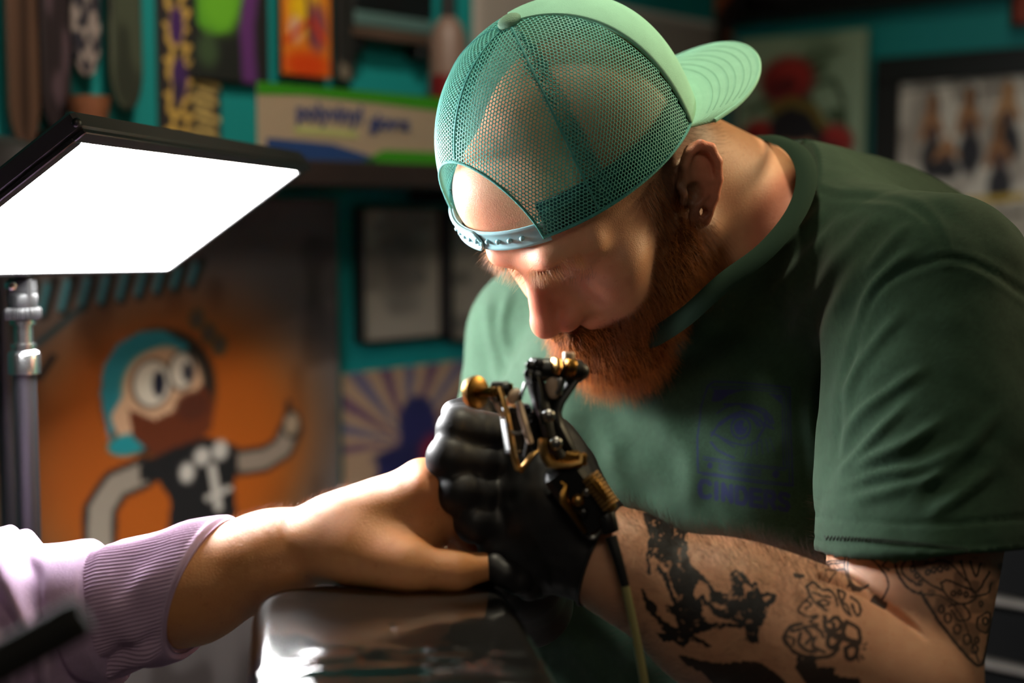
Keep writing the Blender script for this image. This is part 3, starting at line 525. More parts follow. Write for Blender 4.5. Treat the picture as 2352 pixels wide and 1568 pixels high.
nt.links.new(fr.outputs[0], mx.inputs[0]); nt.links.new(tr.outputs[0], mx.inputs[1]); nt.links.new(gl.outputs[0], mx.inputs[2]); nt.links.new(mx.outputs[0], out.inputs[0])
mk('film_wrap', P, f[:-2] , mfilm, rest, fix=False)
q = MB(); q.rod(np.array([cx_, cy_, padz - .056]), np.array([cx_, cy_, .03]), .02); q.build('column', m_chrome, rest)
q = MB(); q.box((cx_, cy_, padz - .062), np.eye(3), (.05, .08, .006), .002); q.build('mount_plate', m_black, rest)
q = MB(); q.tube([np.array([cx_, cy_, z]) for z in (0.0, .004, .022, .03)], [.16, .17, .16, .03], 32); q.build('base', m_black, rest)

# ------------------------------------------------------------------ the artist
HR = np.array([[0.7137, -0.1135, -0.6912], [-0.5023, -0.7707, -0.3921], [-0.4882, 0.6270, -0.6071]]).T      # head axes: left, forward, up (camera frame)
HT = np.array([0.0752, 0.1212, 1.1675]); HS = 1.0115
def hl(P): return (P - HT) @ HR / HS
def hw(*x): return np.array(x) @ HR.T * HS + HT
EU = unit([0, -.46, .88]); EB = unit([.45, -.80, -.42]); EB = unit(EB - EU * (EB @ EU)); EN = np.cross(EB, EU); EN = EN if EN[0] > 0 else -EN
EO = np.array([.076, -.009, -.001])
def ear2(x, y, z=0): return EO + (x * EB + y * EU + z * EN) * .00097
def ear_sdf(X):
    hx = chain(X, [ear2(5, 1, -1), ear2(2, 8, 2), ear2(3, 20, 3), ear2(9, 30, 4), ear2(18, 34, 5), ear2(26, 29, 6), ear2(30, 17, 6), ear2(29, 2, 5), ear2(24, -12, 4), ear2(17, -22, 3)], np.array([2.5, 3, 3.2, 3.4, 3.8, 4.0, 4.0, 3.8, 3.6, 4.2]) * .001, .002)
    ah = chain(X, [ear2(12, 25, 1), ear2(19, 15, 2), ear2(21, 3, 2.5), ear2(17, -8, 2.5), ear2(9, -13, 2)], np.array([2.8, 3.2, 3.4, 3.4, 3.0]) * .001, .002)
    tg = chain(X, [ear2(-3, 4, 1), ear2(0, -2, 3), ear2(-2, -9, 1)], np.array([3.5, 4, 3.5]) * .001, .003)
    M = np.stack([EB, EU, EN], 1)
    plate = ell(X, ear2(15, 6, -1), np.array([16, 29, 4.6]) * .00102, M)
    lobe = ell(X, ear2(10, -24, 2), np.array([10, 10.5, 4.6]) * .00102, M)
    d = smin(smin(smin(hx, ah, .002), tg, .002), smin(plate, lobe, .004), .003)
    d = smin(d, rc(X, ear2(8, 8, -12), ear2(8, -6, -12), .011, .010), .008)
    d = smax(d, -ell(X, ear2(7, -3, 4), np.array([7, 8, 6]) * .001, M), .003)
    return smax(d, -rc(X, ear2(10, -22, -9), ear2(13, -20, 14), .0036, .0036), .002)
def head_local(X):
    A = X.copy(); A[:, 0] = np.abs(A[:, 0]); e = lambda c, r, R=None: ell(A, np.array(c), r, R); c = lambda a, b, ra, rb: rc(A, np.array(a), np.array(b), ra, rb)
    d = e((0, -.010, .045), (.075, .098, .088)); d = smin(d, e((0, .046, .040), (.054, .046, .055)), .016); d = smin(d, ell(X, np.array([-.025, .056, .062]), np.array([.044, .044, .046])), .016)
    d = smin(d, e((0, .038, -.025), (.063, .054, .062)), .03)
    d = smin(d, c((.052, -.002, -.050), (.012, .072, -.090), .024, .021), .025); d = smin(d, e((0, .078, -.088), (.022, .018, .018)), .015)
    d = smin(d, e((.043, .060, -.008), (.026, .024, .019)), .015); d = smin(d, e((.034, .066, -.036), (.026, .024, .026)), .018)
    d = smin(d, c((0, .0925, .026), (.024, .0935, .029), .0105, .011), .012); d = smin(d, c((.024, .0935, .029), (.050, .072, .026), .011, .0065), .016)
    d = smax(d, -e((.033, .1045, .013), (.020, .0185, .0130)), .012)
    d = smin(d, e((.032, .0745, .0155), (.0155, .0145, .0125)), .004)                     # closed lid over the eyeball
    d = smax(d, -c((.020, .0915, .0080), (.046, .079, .0070), .0011, .0009), .0015)       # lid line
    d = smin(d, c((.022, .088, .003), (.044, .074, .001), .004, .004), .006)             # under-eye fold
    d = smin(d, e((0, .082, -.058), (.026, .024, .026)), .02)                            # muzzle
    d = smin(d, c((0, .082, .015), (0, .102, -.028), .012, .0125), .01); d = smin(d, c((0, .092, .026), (0, .1165, -.018), .0078, .0098), .009); d = smin(d, e((0, .1175, -.0245), (.0125, .0125, .0115)), .006)
    d = smin(d, e((.0142, .1045, -.0285), (.0100, .0140, .0102)), .005); d = smin(d, c((.006, .095, .0), (.017, .088, -.026), .008, .010), .01)
    d = smax(d, -c((.0065, .1100, -.0400), (.0075, .1065, -.0345), .0030, .0026), .002)
    d = smin(d, e((0, .098, -.066), (.020, .010, .006)), .006); d = smin(d, e((0, .096, -.077), (.017, .010, .0065)), .006)
    d = smax(d, -c((0, .1065, -.0712), (.022, .096, -.072), .0012, .001), .002)
    return smin(d, ear_sdf(A), .004)
NB = J(1845, 600, 1.27); NK = hw(0, -.040, -.045)
SL, SR = J(2120, 668, 1.11), J(1236, 775, 1.43)
EL = J(2072, 1572, .975); SLC = J(2108, 1130, 1.05)
FA = [J(1345, 1258, .995), J(1440, 1300, .990), J(1640, 1415, .982), J(1850, 1500, .974), EL]; FR = [.0335, .0367, .0485, .0550, .0535]
ER = J(1150, 1330, 1.36); WR = J(1215, 1385, 1.10)
def neck(P): return smin(rc(P, NK, NB, .060, .068), rc(P, hw(0, -.055, .0), J(1885, 600, 1.34), .050, .075), .03)
def arm_l(P):
    d = chain(P, FA, FR, .012)
    d = smin(d, rc(P, SL, SLC, .067, .0665), .02); u = rc(P, SLC, EL, .0670, .050)
    d = smin(d, u, .006)
    d = smin(d, ell(P, J(1760, 1400, .978), (.066, .040, .038), np.array([[.93, -.37, 0], [.37, .93, 0], [0, 0, 1]]).T), .02)     # brachioradialis
    return smin(d, ell(P, J(2000, 1400, 1.02), (.034, .05, .033)), .008)
def arm_r(P): return smin(rc(P, SR, ER, .056, .046), rc(P, ER, WR, .045, .030), .01)
TX = unit(SL - SR); TZ = np.array([0, 0, 1.0])
TA = unit([.88, 0, -.47]); TC = unit([-.47, 0, -.88]); TB = np.array([0, 1.0, 0]); TM = np.stack([TA, TB, TC], 1)
def torso(P, g=0.0):
    d = ell(P, J(1700, 830, 1.37), (.205 + g, .20 + g, .125 + g), TM); d = smin(d, ell(P, J(1650, 1400, 1.38), (.215 + g, .25 + g, .155 + g), TM), .08)
    d = smin(d, ell(P, J(1400, 1000, 1.32), (.105 + g, .12 + g, .085 + g), TM), .05)      # right chest
    d = smin(d, ell(P, J(1720, 1040, 1.25), (.11 + g, .12 + g, .085 + g), TM), .05)       # left chest
    d = smin(d, rc(P, J(1830, 566, 1.28), SL, .074 + g, .064 + g), .04); d = smin(d, rc(P, J(1700, 620, 1.36), SR, .07 + g, .060 + g), .05)
    return smin(d, ell(P, J(1950, 640, 1.34), (.14 + g, .10 + g, .11 + g), TM), .05)
# left hand (in its glove): finger chains, base -> tip
HB = [(1255, 1165, 1.000), (1235, 1120, .995)]
FING = [[J(1200, 1012, 1.014), J(1056, 990, .996), J(1060, 972, 1.045), J(1120, 960, 1.08)],
        [J(1200, 1082, 1.010), J(1036, 1054, .988), J(1045, 1040, 1.04), J(1120, 1030, 1.08)],
        [J(1205, 1155, 1.006), J(1056, 1128, .984), J(1065, 1115, 1.03), J(1140, 1100, 1.07)],
        [J(1225, 1235, 1.002), J(1092, 1198, .984), J(1095, 1190, 1.025), J(1160, 1170, 1.055)]]
FRAD = [[.0165, .0162, .014, .011], [.0165, .0168, .0145, .011], [.0160, .0160, .0138, .0105], [.0150, .0142, .0125, .009]]
THB = [J(1270, 1090, 1.055), J(1180, 985, 1.075), J(1105, 940, 1.075), J(1045, 950, 1.06)]
def hand_l(P, g=0.0):
    d = rc(P, J(1345, 1258, .995), J(1265, 1170, .995), .034 + g, .036 + g)
    d = smin(d, ell(P, J(1250, 1125, 1.010), np.array([.036, .050, .030]) + g), .02); d = smin(d, rc(P, J(1300, 1190, 1.005), J(1225, 1030, 1.012), .032 + g, .024 + g), .02); d = smin(d, rc(P, J(1148, 1252, .992), J(1215, 1310, .996), .016 + g, .019 + g), .014)
    for c, r in zip(FING, FRAD): d = smin(d, chain(P, c, np.array(r) + g, .003), .0042)
    return smin(d, chain(P, THB, np.array([.018, .0145, .0125, .0105]) + g, .004), .008)
HRR = [J(1215, 1385, 1.10), J(1195, 1330, 1.05)]
RF = [[J(1175, 1300, 1.035), J(1150, 1290, 1.005), J(1135, 1300, .975)], [J(1200, 1300, 1.03), J(1180, 1300, 1.0), J(1160, 1318, .972)], [J(1225, 1310, 1.03), J(1210, 1315, 1.0), J(1190, 1335, .975)], [J(1245, 1325, 1.035), J(1235, 1335, 1.005), J(1215, 1348, .985)]]
RT = [J(1165, 1340, 1.05), J(1140, 1335, 1.015), J(1118, 1318, .992)]
def hand_r(P, g=0.0):
    d = rc(P, HRR[0], HRR[1], .030 + g, .032 + g)
    for c in RF: d = smin(d, chain(P, c, np.array([.0125, .0110, .0090]) + g, .003), .004)
    return smin(d, chain(P, RT, np.array([.015, .012, .010]) + g, .004), .008)
def body_sdf(P):
    d = np.full(len(P), .25); hp = hl(P); m = np.linalg.norm(hp - np.array([0, 0, .01]), axis=1) < .21
    if m.any(): d[m] = head_local(hp[m]) * HS
    d = smin(d, neck(P), .028); d = smin(d, torso(P, -.004), .03)
    m = (P[:, 2] < 1.30) & (P[:, 0] > .0); x = np.full(len(P), .2)
    if m.any(): x[m] = arm_l(P[m])
    d = smin(d, x, .015); d = smin(d, arm_r(P), .02)
    m = (P[:, 2] < 1.2) & (P[:, 1] < .06) & (P[:, 0] < .16)
    if m.any():
        y = np.minimum(hand_l(P[m], -.0012), hand_r(P[m], -.0012)); d[m] = smin(d[m], y, .006)
    return d
ROOT = np.array([*V(J(1750, 1500, 1.45))[0][:2], 0.0])
artist = empty('person', ROOT, 'bearded man in backwards teal mesh cap and dark green t-shirt, tattooing with black gloves', 'person')
P, F = mesh_sdf(body_sdf, (-.20, -.42, .84), (.62, .34, 1.66), .0022)
px, py = proj(P); q = P[F].mean(1); qx, qy = proj(q); fac = (q[:, 2] < 1.12) & (qx > 1290) & (qx < 2352) & (qy > 1130) & (qy < 1600)
g0, _ = grad(body_sdf, q); vis = np.einsum('ij,ij->i', g0, -q / np.linalg.norm(q, axis=1)[:, None]) > -.12
hq = hl(q); fh = (np.abs(hq[:, 2]) < .16) & (np.linalg.norm(hq, axis=1) < .17) & vis & (qx > 1030)
P, F = refine(P, F, fac & vis, 3, body_sdf)
px, py = proj(P)
# --- tattoos: ink as a colour of the skin
def cr(pts, x0=1440, y0=1150, s=3.752): return [(x0 + x / s, y0 + y / s) for x, y in pts]
GIR = cr([(140, 95), (330, 130), (430, 170), (545, 275), (490, 320), (525, 400), (520, 460), (560, 560), (640, 620), (700, 690), (760, 770), (880, 800), (895, 700), (890, 625), (930, 590), (1000, 612), (1070, 720), (1090, 690), (1120, 700), (1150, 795), (1260, 785), (1300, 800), (1275, 880), (1210, 930), (1210, 1000), (1140, 1090), (1130, 1235), (1080, 1225), (1025, 1190), (1015, 1090), (850, 1085), (740, 1100), (640, 1140), (560, 1160), (745, 1250), (700, 1265), (560, 1200), (490, 1260), (400, 1210), (330, 1215), (250, 1130), (330, 1140), (240, 1020), (165, 930), (150, 850), (125, 760), (150, 755), (185, 850), (265, 900), (250, 970), (330, 1040), (440, 1100), (410, 980), (350, 960), (330, 910), (400, 890), (340, 740), (265, 600), (262, 540), (350, 640), (440, 900), (460, 960), (420, 800), (330, 570), (240, 480), (200, 500), (215, 630), (178, 640), (180, 560), (160, 470), (195, 300), (150, 180)])
HOLE = [cr(h) for h in ([(640, 960), (690, 900), (760, 1000), (860, 1030), (1010, 1060), (850, 1050), (690, 1045)], [(735, 875), (850, 905), (825, 945), (770, 930)], [(575, 790), (615, 685), (690, 720), (720, 800), (700, 870), (660, 800), (600, 850)], [(1005, 705), (1040, 725), (1085, 770), (1030, 790), (1010, 840)], [(1165, 830), (1240, 815), (1225, 850), (1180, 865)], [(955, 620), (985, 650), (990, 700), (965, 670)], [(640, 850), (700, 950), (660, 960)])]
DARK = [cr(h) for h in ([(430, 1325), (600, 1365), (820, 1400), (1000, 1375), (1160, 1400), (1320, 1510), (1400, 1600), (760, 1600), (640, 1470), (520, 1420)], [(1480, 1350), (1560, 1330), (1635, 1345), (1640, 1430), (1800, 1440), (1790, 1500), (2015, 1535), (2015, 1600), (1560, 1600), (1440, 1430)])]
ST = [(w, cr(p)) for w, p in ((5, [(1545, 740), (1610, 700), (1680, 765), (1740, 765), (1800, 830), (1812, 905)]), (5, [(1550, 745), (1600, 850), (1660, 900), (1720, 945)]), (4, [(1650, 865), (1700, 850), (1745, 885), (1690, 900), (1650, 865)]), (4, [(1600, 790), (1690, 820), (1760, 830)]), (4.5, [(1815, 770), (1880, 795), (1860, 870), (1900, 900), (1925, 988)]), (5, [(1820, 780), (1850, 880), (1890, 960), (1930, 990)]), (5, [(1930, 830), (1990, 870), (2015, 945), (1980, 985), (1940, 890)]), (4, [(1570, 830), (1490, 910), (1478, 950), (1560, 1000), (1640, 985)]), (4, [(1545, 860), (1590, 890), (1540, 930)]), (4.5, [(1640, 1000), (1580, 1040), (1640, 1070)]), (7, [(1500, 1060), (1420, 1080), (1365, 1140), (1360, 1200), (1420, 1280), (1500, 1330), (1640, 1350), (1760, 1330), (1818, 1270)]), (6, [(1420, 1120), (1500, 1105), (1560, 1080), (1660, 1110), (1690, 1170)]), (6, [(1500, 1140), (1480, 1220), (1550, 1290), (1620, 1300)]), (6, [(1620, 1180), (1600, 1250), (1700, 1300)]), (5, [(1380, 1170), (1440, 1190), (1430, 1240)]), (6, [(1540, 1110), (1590, 1170), (1540, 1230)]), (8, [(1705, 1000), (1715, 1090), (1800, 1120), (1850, 1060), (1800, 1005), (1740, 1040)]), (7, [(1890, 1040), (1865, 1130), (1900, 1190), (2000, 1220), (1995, 1110), (1900, 1045)]), (9, [(1735, 1150), (1730, 1240), (1790, 1260), (1850, 1170), (1745, 1155)]), (8, [(1880, 1270), (1900, 1355), (1965, 1345), (1985, 1260), (1930, 1245), (1880, 1270)]), (9, [(1720, 1120), (1830, 1170), (2000, 1225)]), (8, [(1780, 1060), (1800, 1180)]), (3, [(2040, 1240), (2065, 1225)]), (3, [(2035, 1275), (2060, 1270)]), (4, [(1990, 1350), (2000, 1380)]), (4, [(2020, 1330), (2040, 1360)]), (6, [(1445, 635), (1520, 645)]), (3, [(1450, 655), (1500, 660)]))]
U4 = lambda p: cr(p, 1200, 1000, 2.0417)
ST += [(w, U4(p)) for w, p in ((3, [(1420, 592), (1515, 583)]), (3, [(1420, 604), (1512, 596)]), (3, [(1420, 630), (1510, 627)]), (3, [(1515, 555), (1512, 627), (1536, 692)]), (3, [(1530, 555), (1526, 640), (1546, 690)]), (3, [(1445, 670), (1470, 638)]), (4, [(1580, 553), (1650, 590), (1700, 650), (1716, 705), (1692, 760), (1668, 772)]), (5, [(1540, 690), (1590, 715), (1620, 700)]), (9, [(1655, 755), (1700, 785)]), (4, [(1680, 580), (1705, 590), (1690, 610), (1715, 630)]), (5, [(1745, 555), (1758, 640), (1815, 720), (1875, 745)]), (4, [(1830, 555), (1840, 625), (1900, 690), (1965, 722)]), (6, [(1868, 735), (1960, 880), (2090, 1040), (2150, 1076), (2178, 1000), (2200, 880), (2285, 600)]), (3, [(1870, 745), (1980, 760), (2060, 850), (2110, 980), (2140, 1060)]), (4, [(1960, 690), (2000, 680), (2110, 730), (2125, 765), (2060, 790), (1990, 750), (1960, 690)]), (4, [(1890, 600), (1990, 590), (2080, 680)]), (4, [(2055, 590), (2120, 735), (2190, 640)]), (4, [(2100, 590), (2125, 660), (2150, 600)]), (4, [(2000, 800), (2060, 790), (2100, 850), (2050, 870), (2010, 820)]), (4, [(2100, 760), (2180, 740), (2200, 690)]), (4, [(2140, 850), (2190, 830), (2180, 920), (2130, 900), (2140, 850)]), (4, [(1800, 570), (1780, 640), (1850, 700)]))]
for (x, y, r) in ((1965, 815, 14), (1995, 855, 16), (2040, 908, 17), (2085, 955, 18), (2120, 1000, 15), (1850, 655, 10), (1830, 625, 9), (1866, 690, 9), (1900, 640, 10), (1930, 630, 10), (1960, 625, 10), (1990, 620, 9), (2020, 740, 10), (2050, 735, 9), (2080, 745, 9), (2150, 790, 9), (2170, 870, 12), (2130, 960, 10)):
    ST.append((4, U4([(x + r * math.cos(t), y + r * 1.3 * math.sin(t)) for t in np.linspace(0, 6.3, 9)])))
gP, _ = grad(body_sdf, P)
fv = np.einsum('ij,ij->i', gP, -P / np.linalg.norm(P, axis=1)[:, None])
reg = (px > 1470) & (py > 1160) & (py < 1600) & (P[:, 2] < 1.09) & (fv > -.1); ix = np.where(reg)[0]; x, y = px[ix], py[ix]; Q2 = np.stack([x, y], 1)
w1 = (vnoise(Q2, .09, 1) - .5) * 5 + (vnoise(Q2, .25, 2) - .5) * 3.4; w2 = (vnoise(Q2, .09, 3) - .5) * 5 + (vnoise(Q2, .25, 4) - .5) * 3.4; xw, yw = x + w1, y + w2
ink = inpoly(xw, yw, GIR).astype(float)
for h in HOLE: ink *= 1 - .93 * inpoly(xw, yw, h)
mott = smooth(vnoise(Q2 + w1[:, None], .075, 9) * .6 + vnoise(Q2, .2, 10) * .4, .66, .74); ink *= 1 - .6 * mott
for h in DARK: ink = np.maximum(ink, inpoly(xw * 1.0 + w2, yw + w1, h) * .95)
ST = [(w, [tuple(v) for v in catmull(p, 4)] if len(p) > 2 else p) for w, p in ST]
for w, p in ST: ink = np.maximum(ink, (1 - smooth(seg_dist(x + w1 * .45, y + w2 * .45, p)[0], w * .66 - .8, w * .66 + .9)) * .92)
shade = smooth(vnoise(Q2, .05, 12), .4, .7) * inpoly(x, y, U4([(1868, 735), (1960, 880), (2090, 1040), (2150, 1076), (2178, 1000), (2200, 880), (2285, 600), (2100, 560), (1830, 560)])) * .5; ink = np.maximum(ink, shade)
col = np.tile(lin((214, 158, 124)), (len(P), 1)); blot = (vnoise(P, 60, 4) - .5) * .16 + (vnoise(P, 200, 5) - .5) * .12; col = col * (1 + blot[:, None] * np.array([.5, 1, 1]))
frk = smooth(vnoise(P, 420, 6), .86, .93) * .35; col *= 1 - frk[:, None] * np.array([.3, .6, .7])
H = hl(P); inh = np.linalg.norm(H, axis=1) < .19
stb = inh * smooth((-.004 - .36 * np.clip(H[:, 1], -.02, .12) - .012 * smooth(H[:, 1], .03, .07)) - H[:, 2], -.003, .008) * smooth(H[:, 1], -.03, .0) * np.where(H[:, 1] > .088, H[:, 2] < -.045, 1) * (1 - smooth(-H[:, 2], .14, .16)); col = col * (1 - .75 * stb[:, None]) + lin((92, 48, 24)) * .75 * stb[:, None]
red = inh * np.clip(smooth(H[:, 1], .085, .118) * (np.abs(H[:, 0]) < .03) + .8 * smooth(.03 - np.linalg.norm(H - np.array([.045, .07, -.015]), axis=1), 0, .03), 0, 1); col = col * (1 - .35 * red[:, None] * np.array([.1, 1, .9]))
ear_m = inh * smooth(H[:, 0], .078, .088); col = col * (1 - .28 * ear_m[:, None] * np.array([.1, 1, .9]))
bz = inh * (smooth(-H[:, 1], -.040, -.012) * smooth(H[:, 2], -.030, .0) * (1 - ear_m) * (H[:, 2] < .06))             # cropped hair round ears and nape
buzz = np.clip(bz, 0, 1) * .72; col = col * (1 - buzz[:, None]) + lin((58, 36, 24)) * buzz[:, None]
lips = inh * (1 - smooth(np.hypot(H[:, 0] / .024, (H[:, 2] + .0715) / .012), .7, 1.1)) * (H[:, 1] > .085); col = col * (1 - .5 * lips[:, None]) + lin((176, 92, 84)) * .5 * lips[:, None]
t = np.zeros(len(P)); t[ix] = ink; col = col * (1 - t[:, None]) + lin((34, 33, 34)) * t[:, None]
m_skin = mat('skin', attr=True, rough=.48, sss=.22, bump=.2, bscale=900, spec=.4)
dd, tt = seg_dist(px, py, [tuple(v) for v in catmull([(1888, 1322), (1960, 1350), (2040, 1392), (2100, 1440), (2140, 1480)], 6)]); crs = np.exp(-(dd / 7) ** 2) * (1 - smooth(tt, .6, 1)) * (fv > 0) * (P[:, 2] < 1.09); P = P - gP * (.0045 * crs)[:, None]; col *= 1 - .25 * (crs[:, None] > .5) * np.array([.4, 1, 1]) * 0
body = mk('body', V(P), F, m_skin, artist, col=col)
BP, BF = P, F; BG = gP

# ------------------------------------------------------------------ t-shirt
HEMN = unit([.03, -1, -.05]); HEMC = J(2100, 1252, 1.02)
RING = [J(*p) for p in ((1690, 326, 1.285), (1755, 322, 1.24), (1812, 350, 1.195), (1836, 405, 1.155), (1815, 482, 1.125), (1748, 566, 1.105), (1655, 636, 1.105), (1560, 720, 1.12), (1480, 760, 1.17), (1452, 700, 1.25), (1490, 600, 1.33), (1560, 450, 1.365), (1620, 360, 1.335))]
RC = np.mean(RING, 0); _, _, vt = np.linalg.svd(np.array(RING) - RC); RN = vt[2]; RN = RN if RN @ (NK - RC) > 0 else -RN
Rr = np.array([np.abs((np.array(RING) - RC) @ vt[0]).max(), np.abs((np.array(RING) - RC) @ vt[1]).max()])
def sleeve(P): return smin(rc(P, SL + np.array([.012, .0, 0]), J(2150, 1010, 1.07), .074, .078), rc(P, J(2150, 1010, 1.07), J(2126, 1360, 1.01), .078, .0755), .02)
def shirt_sdf(P):
    d = torso(P, .0065); d = smin(d, smax(sleeve(P), (P - HEMC) @ HEMN, .003), .014)
    d = smin(d, smax(rc(P, SR, ER, .070, .066), P[:, 1] * -1 - .16, .003), .02); d = smin(d, rc(P, J(1800, 560, 1.27), NK * .45 + NB * .55, .088, .080), .03)
    ua = smin(rc(P, SL, SLC, .067, .0665), rc(P, SLC, EL, .0670, .050), .006) - .006; hem = (P - HEMC) @ HEMN
    d = smin(d, np.maximum(ua, hem), .012); d = np.minimum(d, smin(torso(P, .003), np.maximum(ua + .002, hem), .03))
    inner = np.maximum(np.maximum(sleeve(P) + .0065, -hem - .028), ua + .006 - .03); shell = np.maximum(d, -inner)
    Q = P - RC; h = Q @ RN; r = np.sqrt((Q @ vt[0] / Rr[0]) ** 2 + (Q @ vt[1] / Rr[1]) ** 2)
    cut = np.maximum((r - 1.0 - .9 * np.maximum(h, 0)) * .07, -h - .03)
    return np.maximum(np.maximum(shell, -cut), -P[:, 1] - .40)
P, F = mesh_sdf(shirt_sdf, (-.16, -.42, .86), (.62, .30, 1.70), .0032, proj_steps=1)
q = P[F].mean(1); qx, qy = proj(q); sel = (qx > 1570) & (qx < 1860) & (qy > 850) & (qy < 1215) & (q[:, 2] < 1.3) & (q[:, 2] > 1.05)
P, F = refine(P, F, sel, 5)
gS, _ = grad(shirt_sdf, P); px, py = proj(P); fv = np.einsum('ij,ij->i', gS, -P / np.linalg.norm(P, axis=1)[:, None])
disp = np.zeros(len(P)); fm = smooth(fv, -.35, .15)
# folds of the cloth: (width px, height mm, points)
FOLDS = [(16, 3.2, [(1905, 470), (1850, 520), (1760, 610), (1690, 690)]), (15, 2.6, [(1960, 480), (1900, 540), (1800, 650), (1720, 760)]), (18, 3.0, [(2040, 480), (1990, 520), (1890, 640), (1830, 760), (1770, 860)]), (14, 2.4, [(2100, 500), (2040, 560), (1980, 640)]), (20, 3.5, [(1990, 560), (1930, 680), (1880, 820), (1865, 960), (1880, 1080), (1870, 1200)]), (12, 2.5, [(2130, 560), (2050, 610), (1990, 690), (1960, 800)]),
    (15, 3.2, [(2090, 700), (2010, 790), (1950, 880), (1935, 940)]), (14, 3.0, [(2150, 830), (2040, 900), (1960, 970), (1930, 1040)]), (13, 3.4, [(2110, 900), (2010, 1000), (1950, 1060), (1918, 1090)]), (16, 3.4, [(2200, 940), (2080, 1020), (1990, 1060), (1915, 1110)]), (14, 3.0, [(2230, 1010), (2120, 1070), (2010, 1090), (1915, 1130)]), (15, 2.6, [(2180, 1080), (2060, 1120), (1920, 1160)]), (18, 2.4, [(2330, 900), (2230, 1020), (2150, 1090), (2060, 1160)]), (16, 2.6, [(2300, 1060), (2200, 1140), (2120, 1190)]),
    (15, 4.2, [(1120, 660), (1125, 760), (1150, 880), (1160, 1000)]), (13, 3.5, [(1175, 650), (1150, 760), (1190, 880)]), (18, 2.6, [(1210, 800), (1230, 900), (1260, 980)]), (30, 2.4, [(1350, 960), (1450, 1060), (1570, 1120)]), (34, 2.6, [(1480, 930), (1560, 1010), (1590, 1100), (1560, 1190)]), (26, 2.2, [(1640, 1180), (1720, 1230), (1800, 1240)]), (22, 3.0, [(1330, 1400), (1420, 1480), (1480, 1560)]), (24, 3.0, [(1280, 1450), (1350, 1530), (1400, 1600)]), (26, 2.4, [(1400, 980), (1420, 1100), (1480, 1180)])]
for w, a, pts in FOLDS:
    pts = [tuple(p) for p in catmull(pts, 5)]; dd, tt = seg_dist(px, py, pts); tp = smooth(tt, 0, .25) * (1 - smooth(tt, .7, 1)); disp += a * .00125 * tp * (np.exp(-(dd / w) ** 2) - .45 * np.exp(-(dd / (w * 2.3)) ** 2))
SEAM = [(1862, 432), (1900, 446), (1935, 455), (1985, 452), (2060, 460), (2100, 474), (2140, 510), (2170, 590)]; SEAM2 = [(2420, 740), (2352, 672), (2262, 615), (2190, 594), (2120, 606), (2040, 645), (1990, 710), (1962, 800), (1935, 900), (1915, 1040)]
for S_ in (SEAM, SEAM2):
    dd, _ = seg_dist(px, py, [tuple(p) for p in catmull(S_, 5)]); disp += -.0009 * np.exp(-(dd / 8) ** 2) + .0006 * np.exp(-((dd - 17) / 9) ** 2)
hh = (P - HEMC) @ HEMN; onsl = (sleeve(P) < .02) & (P[:, 2] < 1.2); disp += np.where(onsl, -.0012 * np.exp(-((hh + .0215) / .0016) ** 2) - .0008 * np.exp(-((hh + .006) / .0012) ** 2), 0)
disp += (vnoise(P, 26, 3) - .5) * .005 + (vnoise(P, 60, 4) - .5) * .0016
innr = onsl & (sleeve(P) < -.0058) & (hh > -.04); disp = np.where(innr, 0, np.maximum(disp, -.004)); P = P + gS * (disp * fm)[:, None]
# chest print: a framed eye over the word CINDERS, ink in the cloth
pr = np.zeros(len(P)); ix = np.where((px > 1585) & (px < 1850) & (py > 860) & (py < 1210) & (fv > 0) & (P[:, 2] < 1.3))[0]; x, y = px[ix], py[ix]
C3 = lambda p: [(1580 + a / 4.479, 850 + b / 4.479) for a, b in p]
PS = [(4, C3([(110, 1050), (95, 690), (130, 380), (200, 160), (260, 110), (640, 130), (1055, 170), (1062, 600), (1085, 1195), (700, 1150), (110, 1050)])), (2.5, C3([(230, 170), (640, 165), (1030, 200), (1035, 700), (1050, 1165)])), (2.5, C3([(260, 200), (640, 195), (1000, 225), (1005, 700), (1020, 1010)])), (2.5, C3([(975, 260), (975, 700), (985, 980)])),
      (3, C3([(160, 890), (400, 935), (700, 975), (1010, 1010)])), (2.5, C3([(155, 915), (400, 955), (1000, 1030)])), (3, C3([(140, 1050), (400, 1085), (800, 1140), (1070, 1175)])), (2.5, C3([(150, 1075), (420, 1110), (1060, 1195)])),
      (5, C3([(245, 670), (330, 540), (450, 460), (560, 420), (680, 470), (790, 560), (880, 600)])), (7, C3([(330, 560), (420, 490), (520, 460), (640, 470), (740, 570)])), (4, C3([(240, 640), (340, 690), (440, 740), (560, 770), (640, 770), (730, 720)])), (5, C3([(235, 740), (300, 820), (400, 870), (480, 900)])), (3, C3([(290, 660), (380, 730), (480, 790)])), (5, C3([(370, 350), (520, 345), (660, 360), (780, 400), (860, 480), (880, 540)])), (7, C3([(560, 370), (700, 400), (800, 460), (850, 540)])), (4, C3([(300, 440), (400, 370), (520, 345)])), (5, C3([(740, 400), (800, 500), (780, 600), (720, 700)]))]
for k in range(12): PS.append((2, C3([(600 + 22 * k, 740 - 4 * k), (560 + 30 * k, 900 - 6 * k)]) if k % 2 else C3([(660 + 20 * k, 470), (720 + 14 * k, 600)])))
for w, p in PS: pr[ix] = np.maximum(pr[ix], 1 - smooth(seg_dist(x, y, p)[0], w * .5 - .8, w * .5 + .8))
for p in (C3([(240, 320), (270, 200), (560, 205), (420, 250), (330, 315)]), C3([(830, 235), (970, 250), (965, 340), (900, 290)])): pr[ix] = np.maximum(pr[ix], inpoly(x, y, p))
X4, Y4 = (x - 1580) * 4.479, (y - 850) * 4.479
iris = np.hypot((X4 - 545) / 108, (Y4 - 590) / 125); pr[ix] = np.maximum(pr[ix], ((iris < 1) & ~((iris > .62) & (iris < .8)) & ~(np.hypot(X4 - 590, Y4 - 560) < 24)) * 1.0)
